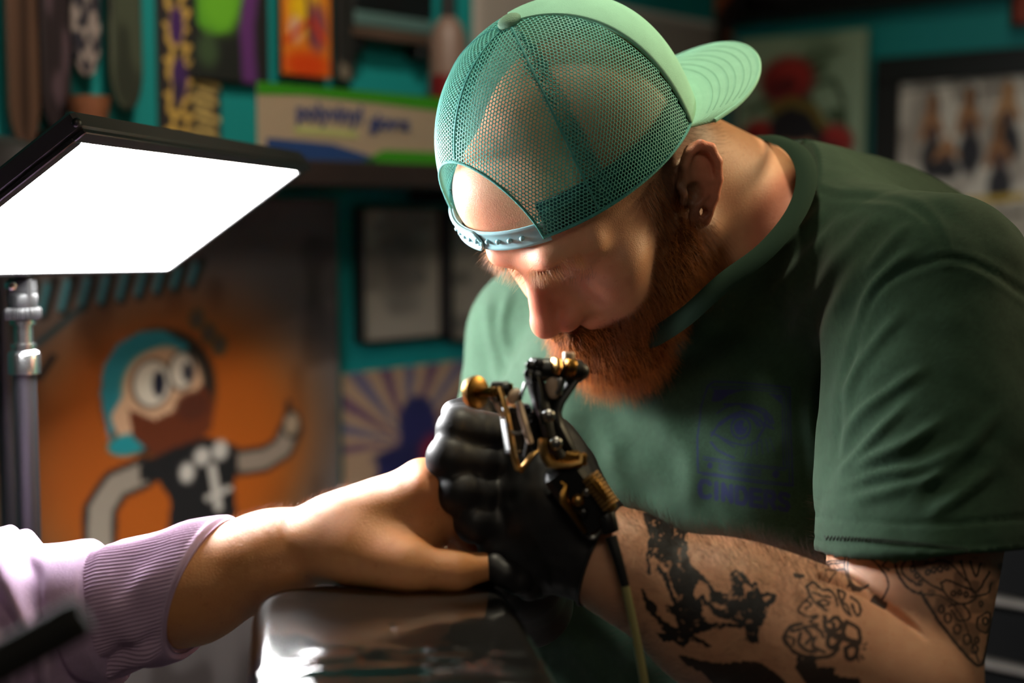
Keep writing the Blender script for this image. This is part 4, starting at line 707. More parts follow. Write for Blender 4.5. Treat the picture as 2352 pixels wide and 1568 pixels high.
pr[ix] = np.maximum(pr[ix], (np.hypot(X4 - 225, (Y4 - 980) * .8) < 26) | (np.hypot(X4 - 905, (Y4 - 1070) * .9) < 36)); pr[ix] = np.maximum(pr[ix], ((X4 > 310) & (X4 < 760) & (np.abs(Y4 - (1000 + (X4 - 310) * .13)) < 36)) * (.25 + .5 * (vnoise(np.stack([x, y], 1), .5, 2) > .5)))
def letters(word, x0, y0, adv, hgt, slope):     # heavy squat capitals built from strokes
    G = {'C': [[(1, .12), (.8, 0), (.2, 0), (0, .25), (0, .75), (.2, 1), (.8, 1), (1, .88)]], 'I': [[(.5, 0), (.5, 1)]], 'N': [[(0, 1), (0, 0), (.9, 1), (.9, 0)]], 'D': [[(0, 0), (0, 1), (.7, 1), (1, .7), (1, .3), (.7, 0), (0, 0)]], 'E': [[(1, 0), (0, 0), (0, 1), (1, 1)], [(0, .5), (.9, .5)]], 'R': [[(0, 1), (0, 0), (.8, 0), (1, .25), (.8, .5), (0, .5)], [(.5, .5), (1, 1)]], 'S': [[(1, .1), (.7, 0), (.2, 0), (0, .25), (.3, .48), (.8, .55), (1, .78), (.8, 1), (.2, 1), (0, .9)]]}
    out = []; X = x0
    for ch in word:
        wd = adv * (.25 if ch == 'I' else .66)
        for s_ in G[ch]: out.append([(X + u * wd, y0 + v * hgt + slope * (X + u * wd - x0)) for u, v in s_])
        X += adv * (.62 if ch == 'I' else 1.0)
    return out
for p in letters('CINDERS', 1608, 1104, 32.5, 36, .16): pr[ix] = np.maximum(pr[ix], 1 - smooth(seg_dist(x, y, p)[0], 4.2, 6.2))
base = np.tile(lin((37, 60, 44)), (len(P), 1)); base *= (1 + (vnoise(P, 900, 2) - .5) * .35)[:, None]
pr *= .88 * (.75 + .5 * vnoise(P, 500, 7)); pr = np.clip(pr, 0, .92); scol = base * (1 - pr[:, None]) + lin((32, 37, 76)) * pr[:, None]
m_shirt = mat('green_jersey', attr=True, rough=.9, bump=.22, bscale=3200, sheen=.08, spec=.15)
shirt = mk('t_shirt', V(P), F, m_shirt, artist, col=scol)
def on_mesh(W, name_obj): return name_obj.closest_point_on_mesh(Vector(W - top(name_obj)))
q = MB(); cr_ = catmull(RING + [RING[0]], 6)[:-1]; Wc_ = V(cr_); n_ = len(Wc_); th = np.linspace(0, 2 * np.pi, 8, endpoint=False); Tn = np.roll(Wc_, -1, 0) - np.roll(Wc_, 1, 0); Tn /= np.linalg.norm(Tn, axis=1)[:, None]; rn = unit(RN[0] * RIGHT + RN[1] * UP + RN[2] * FWD); O_ = np.cross(Tn, rn); O_ /= np.linalg.norm(O_, axis=1)[:, None]; N_ = np.cross(O_, Tn)
ow = Wc_ - Wc_.mean(0); ow -= np.outer(ow @ rn, rn); ow /= np.linalg.norm(ow, axis=1)[:, None]; bd = ow * .78 - rn * .62; tk = np.cross(Tn, bd); tk /= np.linalg.norm(tk, axis=1)[:, None]; tk *= np.sign(np.einsum('ij,j->i', tk, rn))[:, None]
pts = (Wc_ + bd * .0060 + tk * .0008)[:, None] + .0024 * np.cos(th)[None, :, None] * tk[:, None] + .0088 * np.sin(th)[None, :, None] * bd[:, None]
q.add(pts.reshape(-1, 3), [tuple(f) for f in quadgrid(n_, 8, True, True)]); collar = q.build('collar', mat('green_rib', (30, 50, 37), .9, bump=.2, bscale=3200, spec=.15), artist)
# zigzag stitching along the sleeve hem
from mathutils.bvhtree import BVHTree
bvS = BVHTree.FromPolygons([tuple(v) for v in V(P)], [tuple(int(k) for k in f) for f in F]); q = MB(); zig = []
for k, t_ in enumerate(np.linspace(0, 1, 82)):
    X_ = 1894 + 330 * t_; Y_ = 1238 + 8 * t_ + 20 * t_ * t_ - 8 + (10 if k % 2 else 0); dv_ = JW(X_, Y_, 1.0) - CAM; h_ = bvS.ray_cast(Vector(CAM), Vector(dv_).normalized())
    if h_[0] is not None and h_[3] < 1.15: zig.append(np.array(h_[0]) - unit(dv_) * .0005)
if len(zig) > 3: q.tube(np.array(zig), .0005, 5); q.build('hem_stitching', mat('green_thread', (14, 26, 19), .8), artist, kind='stuff')

# ---- gloves
m_glove = mat('black_nitrile', (30, 29, 31), .5, bump=.06, bscale=900, spec=.4)
CUFA = unit(J(1440, 1300, .985) - J(1345, 1258, .995)); CUFP = J(1383, 1277, .991)
def glove_l(P):
    w = (vnoise(P @ np.array([[.5, -.3, 0], [1, .2, 0], [0, 0, .6]]).T, 190, 2) - .5) * .0011 + (vnoise(P, 110, 3) - .5) * .0012
    d = smin(hand_l(P, .0004), rc(P, FA[0], FA[1], .0350, .0378), .01); m = smooth(P[:, 0], -.045, -.015)
    return smax(d + w * m, (P - CUFP) @ CUFA, .0015)
P, F = mesh_sdf(glove_l, (-.075, -.19, .88), (.095, -.02, 1.12), .0017); glove = mk('glove', V(P), F, m_glove, artist)
CA = unit(HRR[0] - HRR[1])
gr = lambda P: smax(smin(hand_r(P, .0006), rc(P, WR, WR + (ER - WR) * .18, .033, .035), .01), (P - (WR + (ER - WR) * .15)) @ unit(ER - WR), .0015)
P, F = mesh_sdf(gr, (-.08, -.27, .93), (.09, -.11, 1.20), .002); mk('glove', V(P), F, m_glove, artist)
q = MB(); th = np.linspace(0, 2 * np.pi, 40); A1 = unit(np.cross(CUFA, [0, 0, 1])); A2 = np.cross(CUFA, A1); q.tube(V(np.array([CUFP - CUFA * .001 + .0368 * (math.cos(t) * A1 + math.sin(t) * A2) for t in th])), .0014, 6, caps=False); q.build('cuff_roll', m_glove, glove)

# ---- hair: beard, brows, lashes, cropped hair, arm hair
Wb = V(BP); nb = BG[:, :1] * RIGHT + BG[:, 1:2] * UP + BG[:, 2:3] * FWD; Hb = hl(BP)
tri = np.vstack([BF[:, [0, 1, 2]], BF[:, [0, 2, 3]]])
def scatter(wt, n, seed):                      # random points on the skin, weight per vertex
    r = np.random.default_rng(seed); a = np.linalg.norm(np.cross(Wb[tri[:, 1]] - Wb[tri[:, 0]], Wb[tri[:, 2]] - Wb[tri[:, 0]]), axis=1) * wt[tri].mean(1); a = a / a.sum()
    k = r.choice(len(tri), n, p=a); u = r.uniform(size=(n, 2)); fl = u.sum(1) > 1; u[fl] = 1 - u[fl]; t = tri[k]
    f3 = lambda A: A[t[:, 0]] + u[:, :1] * (A[t[:, 1]] - A[t[:, 0]]) + u[:, 1:] * (A[t[:, 2]] - A[t[:, 0]])
    N_ = f3(nb); N_ /= np.linalg.norm(N_, axis=1)[:, None]; return f3(Wb), N_, f3(Hb)
wl = lambda v: (v @ HR.T)[..., :1] * RIGHT + (v @ HR.T)[..., 1:2] * UP + (v @ HR.T)[..., 2:3] * FWD
hdir = lambda *v: wl(np.array([v], float))[0]
aL = np.abs(Hb[:, 0]); f_, u_ = Hb[:, 1], Hb[:, 2]
nearh = (np.linalg.norm(Hb, axis=1) < .18) & ~((aL > .077) & (f_ < .0) & (u_ > -.04))
line = -.004 - .36 * np.clip(f_, -.02, .12) - .012 * smooth(f_, .03, .07)
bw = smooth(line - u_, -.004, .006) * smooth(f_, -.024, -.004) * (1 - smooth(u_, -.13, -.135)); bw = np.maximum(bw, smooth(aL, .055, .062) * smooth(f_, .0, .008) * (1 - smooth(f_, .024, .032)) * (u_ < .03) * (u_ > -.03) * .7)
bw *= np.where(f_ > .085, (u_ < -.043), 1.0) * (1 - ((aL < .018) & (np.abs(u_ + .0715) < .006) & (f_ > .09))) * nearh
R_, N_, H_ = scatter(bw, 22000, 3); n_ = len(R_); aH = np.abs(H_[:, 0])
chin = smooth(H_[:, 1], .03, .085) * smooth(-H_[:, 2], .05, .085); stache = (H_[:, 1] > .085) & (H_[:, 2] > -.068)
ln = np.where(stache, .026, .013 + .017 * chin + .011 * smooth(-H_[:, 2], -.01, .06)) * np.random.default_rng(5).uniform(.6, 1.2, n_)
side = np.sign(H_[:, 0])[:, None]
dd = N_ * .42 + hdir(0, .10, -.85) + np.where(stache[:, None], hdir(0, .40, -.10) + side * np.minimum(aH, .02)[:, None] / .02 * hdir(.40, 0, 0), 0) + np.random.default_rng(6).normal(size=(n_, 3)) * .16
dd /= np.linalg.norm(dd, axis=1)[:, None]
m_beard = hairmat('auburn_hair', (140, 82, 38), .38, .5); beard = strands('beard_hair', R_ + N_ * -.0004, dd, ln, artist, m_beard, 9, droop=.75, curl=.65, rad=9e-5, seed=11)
def beard_core(P):
    X = hl(P); A = X.copy(); A[:, 0] = np.abs(A[:, 0]); c = lambda a, b, ra, rb: rc(A, np.array(a), np.array(b), ra, rb)
    d = c((.050, .006, -.045), (.018, .074, -.100), .026, .026); d = smin(d, c((.046, .028, -.052), (.012, .082, -.102), .022, .019), .02); d = smin(d, c((0, .080, -.090), (0, .088, -.104), .026, .019), .02)
    d = smin(d, c((.004, .1055, -.0515), (.027, .088, -.062), .0095, .0095), .01); d = smin(d, c((.004, .1085, -.064), (.024, .094, -.074), .0095, .0090), .01); d = smin(d, c((.003, .104, -.080), (.020, .092, -.086), .012, .012), .012)
    lip = ell(A, np.array([0, .108, -.072]), np.array([.016, .012, .006])); n_ = (vnoise(np.stack([X[:, 0], X[:, 1], X[:, 2] * .25], 1), 420, 3) - .5) * .004 + (vnoise(X, 90, 4) - .5) * .006
    return (d + n_) * HS
lo_ = hw(0, .05, -.08) - .12; P, F = mesh_sdf(beard_core, lo_, lo_ + .24, .0022); mk('beard', V(P), F, mat('auburn_beard', (92, 52, 24), .8, noise=.35, nscale=160, bump=.8, bscale=700, spec=.05), artist)
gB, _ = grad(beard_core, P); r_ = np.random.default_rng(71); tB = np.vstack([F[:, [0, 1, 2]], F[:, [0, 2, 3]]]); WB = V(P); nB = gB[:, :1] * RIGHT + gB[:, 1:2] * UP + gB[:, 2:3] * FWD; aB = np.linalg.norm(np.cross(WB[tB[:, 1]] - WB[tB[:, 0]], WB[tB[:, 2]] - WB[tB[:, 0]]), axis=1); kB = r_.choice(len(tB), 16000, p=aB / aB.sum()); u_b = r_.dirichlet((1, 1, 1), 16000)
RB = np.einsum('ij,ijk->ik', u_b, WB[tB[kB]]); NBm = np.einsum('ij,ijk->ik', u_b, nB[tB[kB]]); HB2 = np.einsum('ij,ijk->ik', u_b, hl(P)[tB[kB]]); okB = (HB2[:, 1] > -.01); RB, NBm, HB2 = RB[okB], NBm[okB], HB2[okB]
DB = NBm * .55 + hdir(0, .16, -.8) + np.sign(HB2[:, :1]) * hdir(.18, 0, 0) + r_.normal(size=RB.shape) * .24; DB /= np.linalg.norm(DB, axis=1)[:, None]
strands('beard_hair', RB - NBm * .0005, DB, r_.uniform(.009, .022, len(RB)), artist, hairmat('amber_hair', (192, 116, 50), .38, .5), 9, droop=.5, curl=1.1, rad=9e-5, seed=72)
# brows
def brow(pts, n, seed):
    r = np.random.default_rng(seed); c = catmull(pts, 12); k = r.integers(0, len(c), n); X = c[k] + r.normal(size=(n, 3)) * np.array([.0012, .001, .0032]); W0 = V(hw(0, 0, 0) + (X @ HR.T) * HS)
    from mathutils.kdtree import KDTree
    out = []; nn_ = []
    for w in W0:
        i = kd.find(w)[1]; out.append(Wb[i]); nn_.append(nb[i])
    return np.array(out), np.array(nn_), k / len(c)
from mathutils.kdtree import KDTree
hid = np.where((np.linalg.norm(Hb, axis=1) < .16) & (f_ > .03))[0]; kd = KDTree(len(hid))
for i in hid: kd.insert(Wb[i], int(i))
kd.balance(); m_brow = hairmat('sandy_hair', (196, 140, 84), .4, .3)
Rs, Ns, Ds = [], [], []
for sg in (1, -1):
    r0, n0, t0 = brow([(sg * .004, .104, .021), (sg * .018, .105, .026), (sg * .033, .099, .028), (sg * .047, .087, .025)], 560, 20 + sg)
    Rs.append(r0); Ns.append(n0); Ds.append(n0 * .75 + hdir(sg * .55, .25, -.35) * (.5 + t0[:, None]) + np.random.default_rng(30 + sg).normal(size=r0.shape) * .2)
Rs, Ns, Ds = map(np.vstack, (Rs, Ns, Ds)); Ds /= np.linalg.norm(Ds, axis=1)[:, None]
strands('eyebrows', Rs - Ns * .0003, Ds, np.random.default_rng(8).uniform(.007, .0165, len(Rs)), artist, m_brow, 6, droop=.3, curl=.3, rad=5e-5, seed=12)
el, nl = [], []
for sg in (1, -1):
    r0, n0, t0 = brow([(sg * .024, .096, .0085), (sg * .034, .094, .0070), (sg * .045, .085, .0065)], 60, 40 + sg); el.append(r0); nl.append(n0)
el, nl = np.vstack(el), np.vstack(nl); Dl = nl * .8 + hdir(0, .35, -.5) + np.random.default_rng(9).normal(size=el.shape) * .12; Dl /= np.linalg.norm(Dl, axis=1)[:, None]
strands('eyelashes', el, Dl, .008, artist, hairmat('dark_lash', (40, 28, 22), .4, .1), 5, droop=-.5, rad=5e-5, seed=13)
bzw = np.clip(bz_all, 0, 1) if False else np.clip((smooth(-f_, -.040, -.012) * smooth(u_, -.040, -.005) * (u_ < .05)) * nearh, 0, 1)
R_, N_, H_ = scatter(bzw, 5000, 4); Dd = N_ * .6 + hdir(0, -.3, -.6) + np.random.default_rng(10).normal(size=R_.shape) * .1; Dd /= np.linalg.norm(Dd, axis=1)[:, None]
strands('cropped_hair', R_, Dd, .0045, artist, hairmat('brown_hair', (66, 42, 28), .45, .3), 4, rad=4.5e-5, seed=14)
px, py = proj(BP); fw = ((px > 1400) & (px < 2000) & (py > 1130) & (BP[:, 2] < 1.06)) * smooth(px, 1400, 1460) * (1 - smooth(px, 1850, 2000)); fw = fw * (.25 + .75 * smooth(BG[:, 1], .2, .8))
R_, N_, H_ = scatter(fw, 8000, 15); ax_ = V(FA[3])[0] - V(FA[0])[0]; Dd = N_ * .5 - unit(ax_) * .55 + np.random.default_rng(16).normal(size=R_.shape) * .3; Dd /= np.linalg.norm(Dd, axis=1)[:, None]
strands('arm_hair', R_, Dd, np.random.default_rng(17).uniform(.008, .019, len(R_)), artist, hairmat('arm_hair_brown', (66, 40, 26), .4, .3), 6, curl=.5, rad=5e-5, seed=18)

# ---- the cap: hexagonal mesh panels, cloth front, flat brim, snap strap
CR = np.array([[0.6273, -0.1864, -0.7562], [-0.6629, -0.6373, -0.3929], [-0.4087, 0.7477, -0.5234]]).T; CT = np.array([.0539, .1496, 1.1574]) + CR[:, 1] * .004; CA_, CB_, CH_, CN = .1130, .0940, .1290, 2.25
cw = lambda X: V(np.asarray(X) @ CR.T + CT)
def dome(az, t, k=1.0):
    c = np.cos(t) ** (2 / CN); s = np.sin(t) ** (2 / CN); return np.stack([CB_ * k * np.sin(az) * c, CA_ * k * np.cos(az) * c, CH_ * k * s], -1)
def dimp(X): return ((np.abs(X[:, 0]) / CB_) ** 2 + (np.abs(X[:, 1]) / CA_) ** 2) ** (CN / 2) + (np.abs(np.maximum(X[:, 2], 0)) / CH_) ** CN - 1
cap = empty('cap', np.array(artist.location), None, None); del cap['label']; del cap['category']
cap.parent = artist; cap.location = (0, 0, 0)
m_mesh = mat('teal_mesh', (92, 176, 162), .5, spec=.4); m_mint = mat('mint_cotton', (146, 206, 180), .8, noise=.05, nscale=60, bump=.3, bscale=1600)
m_tape = mat('dark_teal_tape', (28, 74, 78), .8); m_bind = mat('teal_binding', (66, 150, 142), .7, bump=.4, bscale=900)
ARW, ARH = .0545, .070                          # opening over the brow
inarch = lambda X: (X[:, 1] > 0) & (((X[:, 0] / ARW) ** 2 + (np.maximum(X[:, 2], 0) / ARH) ** 2) < 1)
def lattice(azc, half, pitch, wire, k=1.0, keep=None, ang=0.0):
    c0 = dome(np.array([azc]), np.array([.62]))[0]; e = 1e-4; du = unit(dome(np.array([azc + e]), np.array([.62]))[0] - c0); dv = dome(np.array([azc]), np.array([.62 + e]))[0] - c0; dv = unit(dv - du * (dv @ du)); nr = unit(np.cross(du, dv)); nr = nr if nr @ c0 > 0 else -nr
    du, dv = du * math.cos(ang) + dv * math.sin(ang), dv * math.cos(ang) - du * math.sin(ang)
    rr = pitch / math.sqrt(3); M = int(.16 / pitch); I, K_ = np.meshgrid(np.arange(-M, M + 1), np.arange(-M, M + 1), indexing='ij'); cx = (I + .5 * (K_ % 2)) * pitch; cy = K_ * pitch * math.sqrt(3) / 2; cc = np.stack([cx.ravel(), cy.ravel()], 1); cc = cc[(np.abs(cc) < .13).all(1)]
    th = np.radians(60 * np.arange(6) + 30); o = np.stack([np.cos(th), np.sin(th)], 1); rin = rr - wire
    def lift(q, kk):
        X0 = c0 + q[:, :1] * du + q[:, 1:] * dv; lo = np.full(len(q), -.13); hi = np.full(len(q), .06)
        for _ in range(26):
            mid = (lo + hi) / 2; ins = dimp(X0 / kk + 0 + mid[:, None] * nr) < 0; lo = np.where(ins, mid, lo); hi = np.where(ins, hi, mid)
        ok = lo > -.125; return (X0 / kk + lo[:, None] * nr) * kk, ok
    X, ok = lift(cc, k); a = np.arctan2(X[:, 0], X[:, 1]); d = np.abs((a - azc + np.pi) % (2 * np.pi) - np.pi); s = ok & (d < half) & (X[:, 2] > .0015) & ~inarch(X)
    if keep is not None: s &= keep(X)
    cc = cc[s]; n = len(cc); outp = (cc[:, None] + o[None] * rr).reshape(-1, 2); inp = (cc[:, None] + o[None] * rin).reshape(-1, 2)
    key = np.round(outp / 2e-6).astype(np.int64); _, fi, inv = np.unique(key, axis=0, return_index=True, return_inverse=True); inv = inv.ravel(); Vv = np.vstack([outp[fi], inp]); no = len(fi)
    X, _ = lift(Vv, k); OI = inv.reshape(n, 6); II = no + np.arange(n * 6).reshape(n, 6); F_ = np.stack([OI, np.roll(OI, -1, 1), np.roll(II, -1, 1), II], -1).reshape(-1, 4); return X, F_
def meshpart(name, pieces, m, thick=.00055):
    X = []; F_ = []; b = 0
    for x, f in pieces: X.append(x); F_.append(f + b); b += len(x)
    o = mk(name, cw(np.vstack(X)), np.vstack(F_), m, cap, sm=True, fix=False); md = o.modifiers.new('thickness', 'SOLIDIFY'); md.thickness = thick; md.offset = 0; return o
PW = math.radians(61)
PITCH, WIRE = .0029, .00041
for s_ in (1, -1):
    meshpart('mesh_panel', [lattice(s_ * PW * .5, PW * .5 + .004, PITCH, WIRE, 1.0, None, s_ * .15)], m_mesh)
    meshpart('mesh_panel', [lattice(s_ * (PW * 1.5 + .02), PW * .5 + .024, PITCH, WIRE, 1.0, None, s_ * -.25)], m_mesh)
def ribbon(name, pts_c, w, m, inward=.0012, th=.0009, out=False):      # a cloth strip lying along a path on the dome
    Pp = np.asarray(pts_c); T = np.gradient(Pp, axis=0); T /= np.linalg.norm(T, axis=1)[:, None]; g = np.stack([Pp[:, 0] / CB_ ** 2, Pp[:, 1] / CA_ ** 2, Pp[:, 2] / CH_ ** 2], 1); g /= np.linalg.norm(g, axis=1)[:, None]; S_ = np.cross(T, g); S_ /= np.linalg.norm(S_, axis=1)[:, None]
    C0 = Pp - g * inward; rows = [C0 + S_ * w + g * th, C0 + g * th * 1.5, C0 - S_ * w + g * th, C0 - S_ * w - g * th, C0 + S_ * w - g * th]
    Vv = np.stack(rows, 1).reshape(-1, 3); n = len(Pp); f = [tuple(x) for x in quadgrid(n, 5, cv=True)] + [tuple(range(5)), tuple(range((n - 1) * 5, n * 5))[::-1]]
    q = MB(); q.add(cw(Vv), f); return q.build(name, m, cap)
tt = np.linspace(.02, 1.5, 60)
for azs in (PW, -PW): 
    meshpart('seam_tape', [lattice(azs, .16, PITCH, .0006, .985, lambda X: np.abs(np.sin(np.arctan2(X[:, 0], X[:, 1]) - azs)) * np.hypot(X[:, 0], X[:, 1]) < .0075)], m_bind)
    ribbon('seam', dome(np.full(60, azs), tt), .0008, m_bind, -.0002, .0005)
t0_ = math.asin((ARH / CH_) ** (CN / 2)) + .02
meshpart('seam_tape', [lattice(0, .3, PITCH, .0006, .985, lambda X: np.abs(X[:, 0]) < .0075)], m_bind); ribbon('seam', dome(np.zeros(50), np.linspace(t0_, 1.5, 50)), .0008, m_bind, -.0002, .0005)
for s_ in (1, -1): meshpart('lower_band', [lattice(s_ * 1.04, .56, PITCH, .0006, .985, lambda X: X[:, 2] < .022, .02 * s_), lattice(s_ * 1.75, .30, PITCH, .0006, .985, lambda X: X[:, 2] < .022)], m_bind)
az_ = lambda a, b, n: np.linspace(a, b, n)
a_arch = math.asin(ARW / CB_ * .995)
rim = lambda a, u: np.stack([CB_ * np.sin(a) * (1 - (u / CH_) ** CN) ** (1 / CN), CA_ * np.cos(a) * (1 - (u / CH_) ** CN) ** (1 / CN), np.full_like(a, u)], -1)
BA = math.radians(122)
for s_ in (1, -1):
    q = MB(); q.tube(cw(rim(az_(s_ * a_arch, s_ * BA, 60), .0012)), .0013, 8); q.build('edge_binding', m_bind, cap)
    ribbon('sweatband', rim(az_(s_ * (a_arch + .03), s_ * np.pi, 80), .014) * np.array([.955, .955, 1]), .013, m_tape, 0, .0008)
ta = np.linspace(.0, np.pi, 70); ax_ = -ARW * np.cos(ta); au = ARH * np.sin(ta); ay = CA_ * np.sqrt(np.maximum((1 - (au / CH_) ** CN) ** (2 / CN) - (ax_ / CB_) ** 2, 0)); q = MB(); q.tube(cw(np.stack([ax_, ay, au], 1)), .0012, 8); q.build('arch_binding', m_bind, cap)
def patch(name, a0, a1, t0, t1, m, na=60, nt=50, th=.0022, off=.0012):
    A, T = np.meshgrid(np.linspace(a0, a1, na), np.linspace(t0, t1, nt), indexing='ij'); X = dome(A.ravel(), T.ravel()); g = np.stack([X[:, 0] / CB_ ** 2, X[:, 1] / CA_ ** 2, X[:, 2] / CH_ ** 2], 1); g /= np.linalg.norm(g, axis=1)[:, None]
    bulge = (np.sin((A.ravel() - a0) / (a1 - a0) * np.pi) ** .7 * np.sin(np.clip(T.ravel() / 1.2, 0, 1) * np.pi * .85 + .3) * .004)[:, None]; o_ = X + g * (off + bulge); i_ = o_ - g * th; n = na * nt; G = quadgrid(na, nt)
    ring = [i * nt for i in range(na)] + [(na - 1) * nt + j for j in range(1, nt)] + [i * nt + nt - 1 for i in range(na - 2, -1, -1)] + [j for j in range(nt - 2, 0, -1)]
    F_ = np.vstack([G, G[:, ::-1] + n, np.array([(ring[i], ring[i] + n, ring[(i + 1) % len(ring)] + n, ring[(i + 1) % len(ring)]) for i in range(len(ring))])]); return mk(name, cw(np.vstack([o_, i_])), F_, m, cap)
patch('front_panel', BA, 2 * np.pi - BA, .004, 1.555, m_mint)
# flat brim: outline swept from the rear rim, stitched in rings
nb_, nr_ = 90, 46; u1 = np.linspace(-1, 1, nb_); r1 = np.linspace(0, 1, nr_); U1, R1 = np.meshgrid(u1, r1, indexing='ij'); az2 = np.pi + U1 * math.radians(60)
inner = np.stack([CB_ * np.sin(az2), CA_ * np.cos(az2), np.zeros_like(az2) + .002], -1); wid = .086
oy = -CA_ - wid + .118 * (1 - (1 - np.abs(U1) ** 2.05) ** (1 / 2.05)); ox = -U1 * .082
outer = np.stack([ox, np.minimum(oy, inner[..., 1]), np.zeros_like(ox)], -1); outer[..., 2] = .002 - .22 * (inner[..., 1] - outer[..., 1]) - .006 * U1 ** 2
X = inner * (1 - R1[..., None]) + outer * R1[..., None]; ringd = np.minimum((R1 * 8.0) % 1.0, 1 - (R1 * 8.0) % 1.0); X[..., 2] += -.00025 * np.exp(-(ringd / .10) ** 2) * (R1 > .1) * (R1 < .97)
X = X.reshape(-1, 3); n = len(X); Bt = X - np.array([0, .0012, .0030]); G = quadgrid(nb_, nr_); ring = [i * nr_ for i in range(nb_)] + [(nb_ - 1) * nr_ + j for j in range(1, nr_)] + [i * nr_ + nr_ - 1 for i in range(nb_ - 2, -1, -1)] + [j for j in range(nr_ - 2, 0, -1)]
F_ = np.vstack([G, G[:, ::-1] + n, np.array([(ring[i], ring[i] + n, ring[(i + 1) % len(ring)] + n, ring[(i + 1) % len(ring)]) for i in range(len(ring))])]); mk('brim', cw(np.vstack([X, Bt])), F_, m_mint, cap)
for rr_ in (.30, .42, .54, .66, .78, .90):
    k_ = int(rr_ * (nr_ - 1)); L_ = X.reshape(nb_, nr_, 3)[3:-3, k_] + [0, 0, .0001]; q = MB(); q.tube(cw(L_), .0002, 4); q.build('stitching', mat('mint_thread', (104, 160, 136), .8), cap)
q = MB(); k_ = X.reshape(nb_, nr_, 3)[:, -1] - np.array([0, .0006, .0015]); q.tube(cw(k_), .0019, 8); q.build('brim_piping', m_mint, cap)
c_ = np.array([0, 0, CH_ + .0015]); q = MB(); q.ball(cw(c_)[0], (.0098, .0098, .0050), 20, 10, (wl(np.array([1., 0, 0])[None] @ (HR.T @ CR).T)[0] if False else (CR[:, 0][0] * RIGHT + CR[:, 0][1] * UP + CR[:, 0][2] * FWD), CR[:, 1][0] * RIGHT + CR[:, 1][1] * UP + CR[:, 1][2] * FWD, CR[:, 2][0] * RIGHT + CR[:, 2][1] * UP + CR[:, 2][2] * FWD)); q.build('button', mat('sage_button', (112, 150, 124), .8, bump=.3, bscale=900), cap)
# snap strap
m_strap = mat('pale_blue_plastic', (158, 204, 212), .35, spec=.5)
def strip(name, a0, a1, u0, u1_, k, th, parent, rnd_=0.0, n=50):
    A = np.linspace(a0, a1, n); rows = []; e = np.ones(n)
    if rnd_: d_ = np.abs(A - a1) * CA_; e = np.sqrt(np.clip(1 - np.clip(1 - d_ / rnd_, 0, 1) ** 2, .02, 1))
    um = (u0 + u1_) / 2; hf = (u1_ - u0) / 2
    for kk, uu in ((k, -1), (k + th * .7, -1), (k + th, -.86), (k + th, -.70), (k + th * .55, -.60), (k + th * .55, .60), (k + th, .70), (k + th, .86), (k + th * .7, 1), (k, 1)): rows.append(np.stack([CB_ * kk * np.sin(A), CA_ * kk * np.cos(A), um + hf * uu * e], 1))
    Vv = np.stack(rows, 1).reshape(-1, 3); f = [tuple(x) for x in quadgrid(n, 10, cv=True)] + [tuple(range(10)), tuple(range((n - 1) * 10, n * 10))[::-1]]; q = MB(); q.add(cw(Vv), f); return q.build(name, m_strap, parent)
st = strip('snap_strap', -a_arch - .04, a_arch + .05, -.004, .0135, .985, .014, cap)
strip('snap_strap', -a_arch - .04, .045, -.0045, .0140, 1.003, .020, cap, .009)
q = MB(); q.tube(cw(np.stack([CB_ * 1.016 * np.sin(L_ := np.linspace(-.42, .0, 30)), CA_ * 1.016 * np.cos(L_), np.full(30, .0076)], 1)), .0006, 5); q.tube(cw(np.stack([CB_ * 1.016 * np.sin(L_), CA_ * 1.016 * np.cos(L_), np.full(30, .0018)], 1)), .0006, 5); q.build('strap_ridge', m_strap, cap)
for k in range(9):
    a = -.40 + .095 * k if k < 5 else .105 + .115 * (k - 5); kk = 1.015 if k < 5 else 1.0; 
    if a > a_arch: continue
    q = MB(); q.ball(cw(np.array([CB_ * kk * math.sin(a), CA_ * kk * math.cos(a), .0047]))[0], .0019 if k < 5 else .0021, 10, 8); q.build('stud', m_strap, cap)

# ------------------------------------------------------------------ the client: a fist on the pad and a lilac sleeve
CF = [J(-420, 1560, 1.04), J(120, 1420, 1.025), J(440, 1346, 1.022), J(620, 1280, 1.015), J(755, 1236, 1.005)]; CFR = [.040, .040, .0375, .0300, .0250]
CW_ = J(755, 1238, 1.005)
CM = [J(982, 1126, .987), J(972, 1104, 1.008), J(985, 1104, 1.030), J(995, 1112, 1.05)]
CFG = [[CM[0], J(1050, 1172, .994), J(1078, 1240, 1.0), J(1048, 1285, 1.012)], [CM[1], J(1085, 1150, .995), J(1110, 1230, 1.005), J(1070, 1280, 1.02)], [CM[2], J(1080, 1140, 1.03), J(1105, 1220, 1.035), J(1070, 1270, 1.04)], [CM[3], J(1070, 1150, 1.055), J(1095, 1220, 1.06), J(1065, 1260, 1.06)]]
CTH = [J(835, 1268, .985), J(945, 1302, .966), J(1040, 1312, .966), J(1108, 1302, .975)]
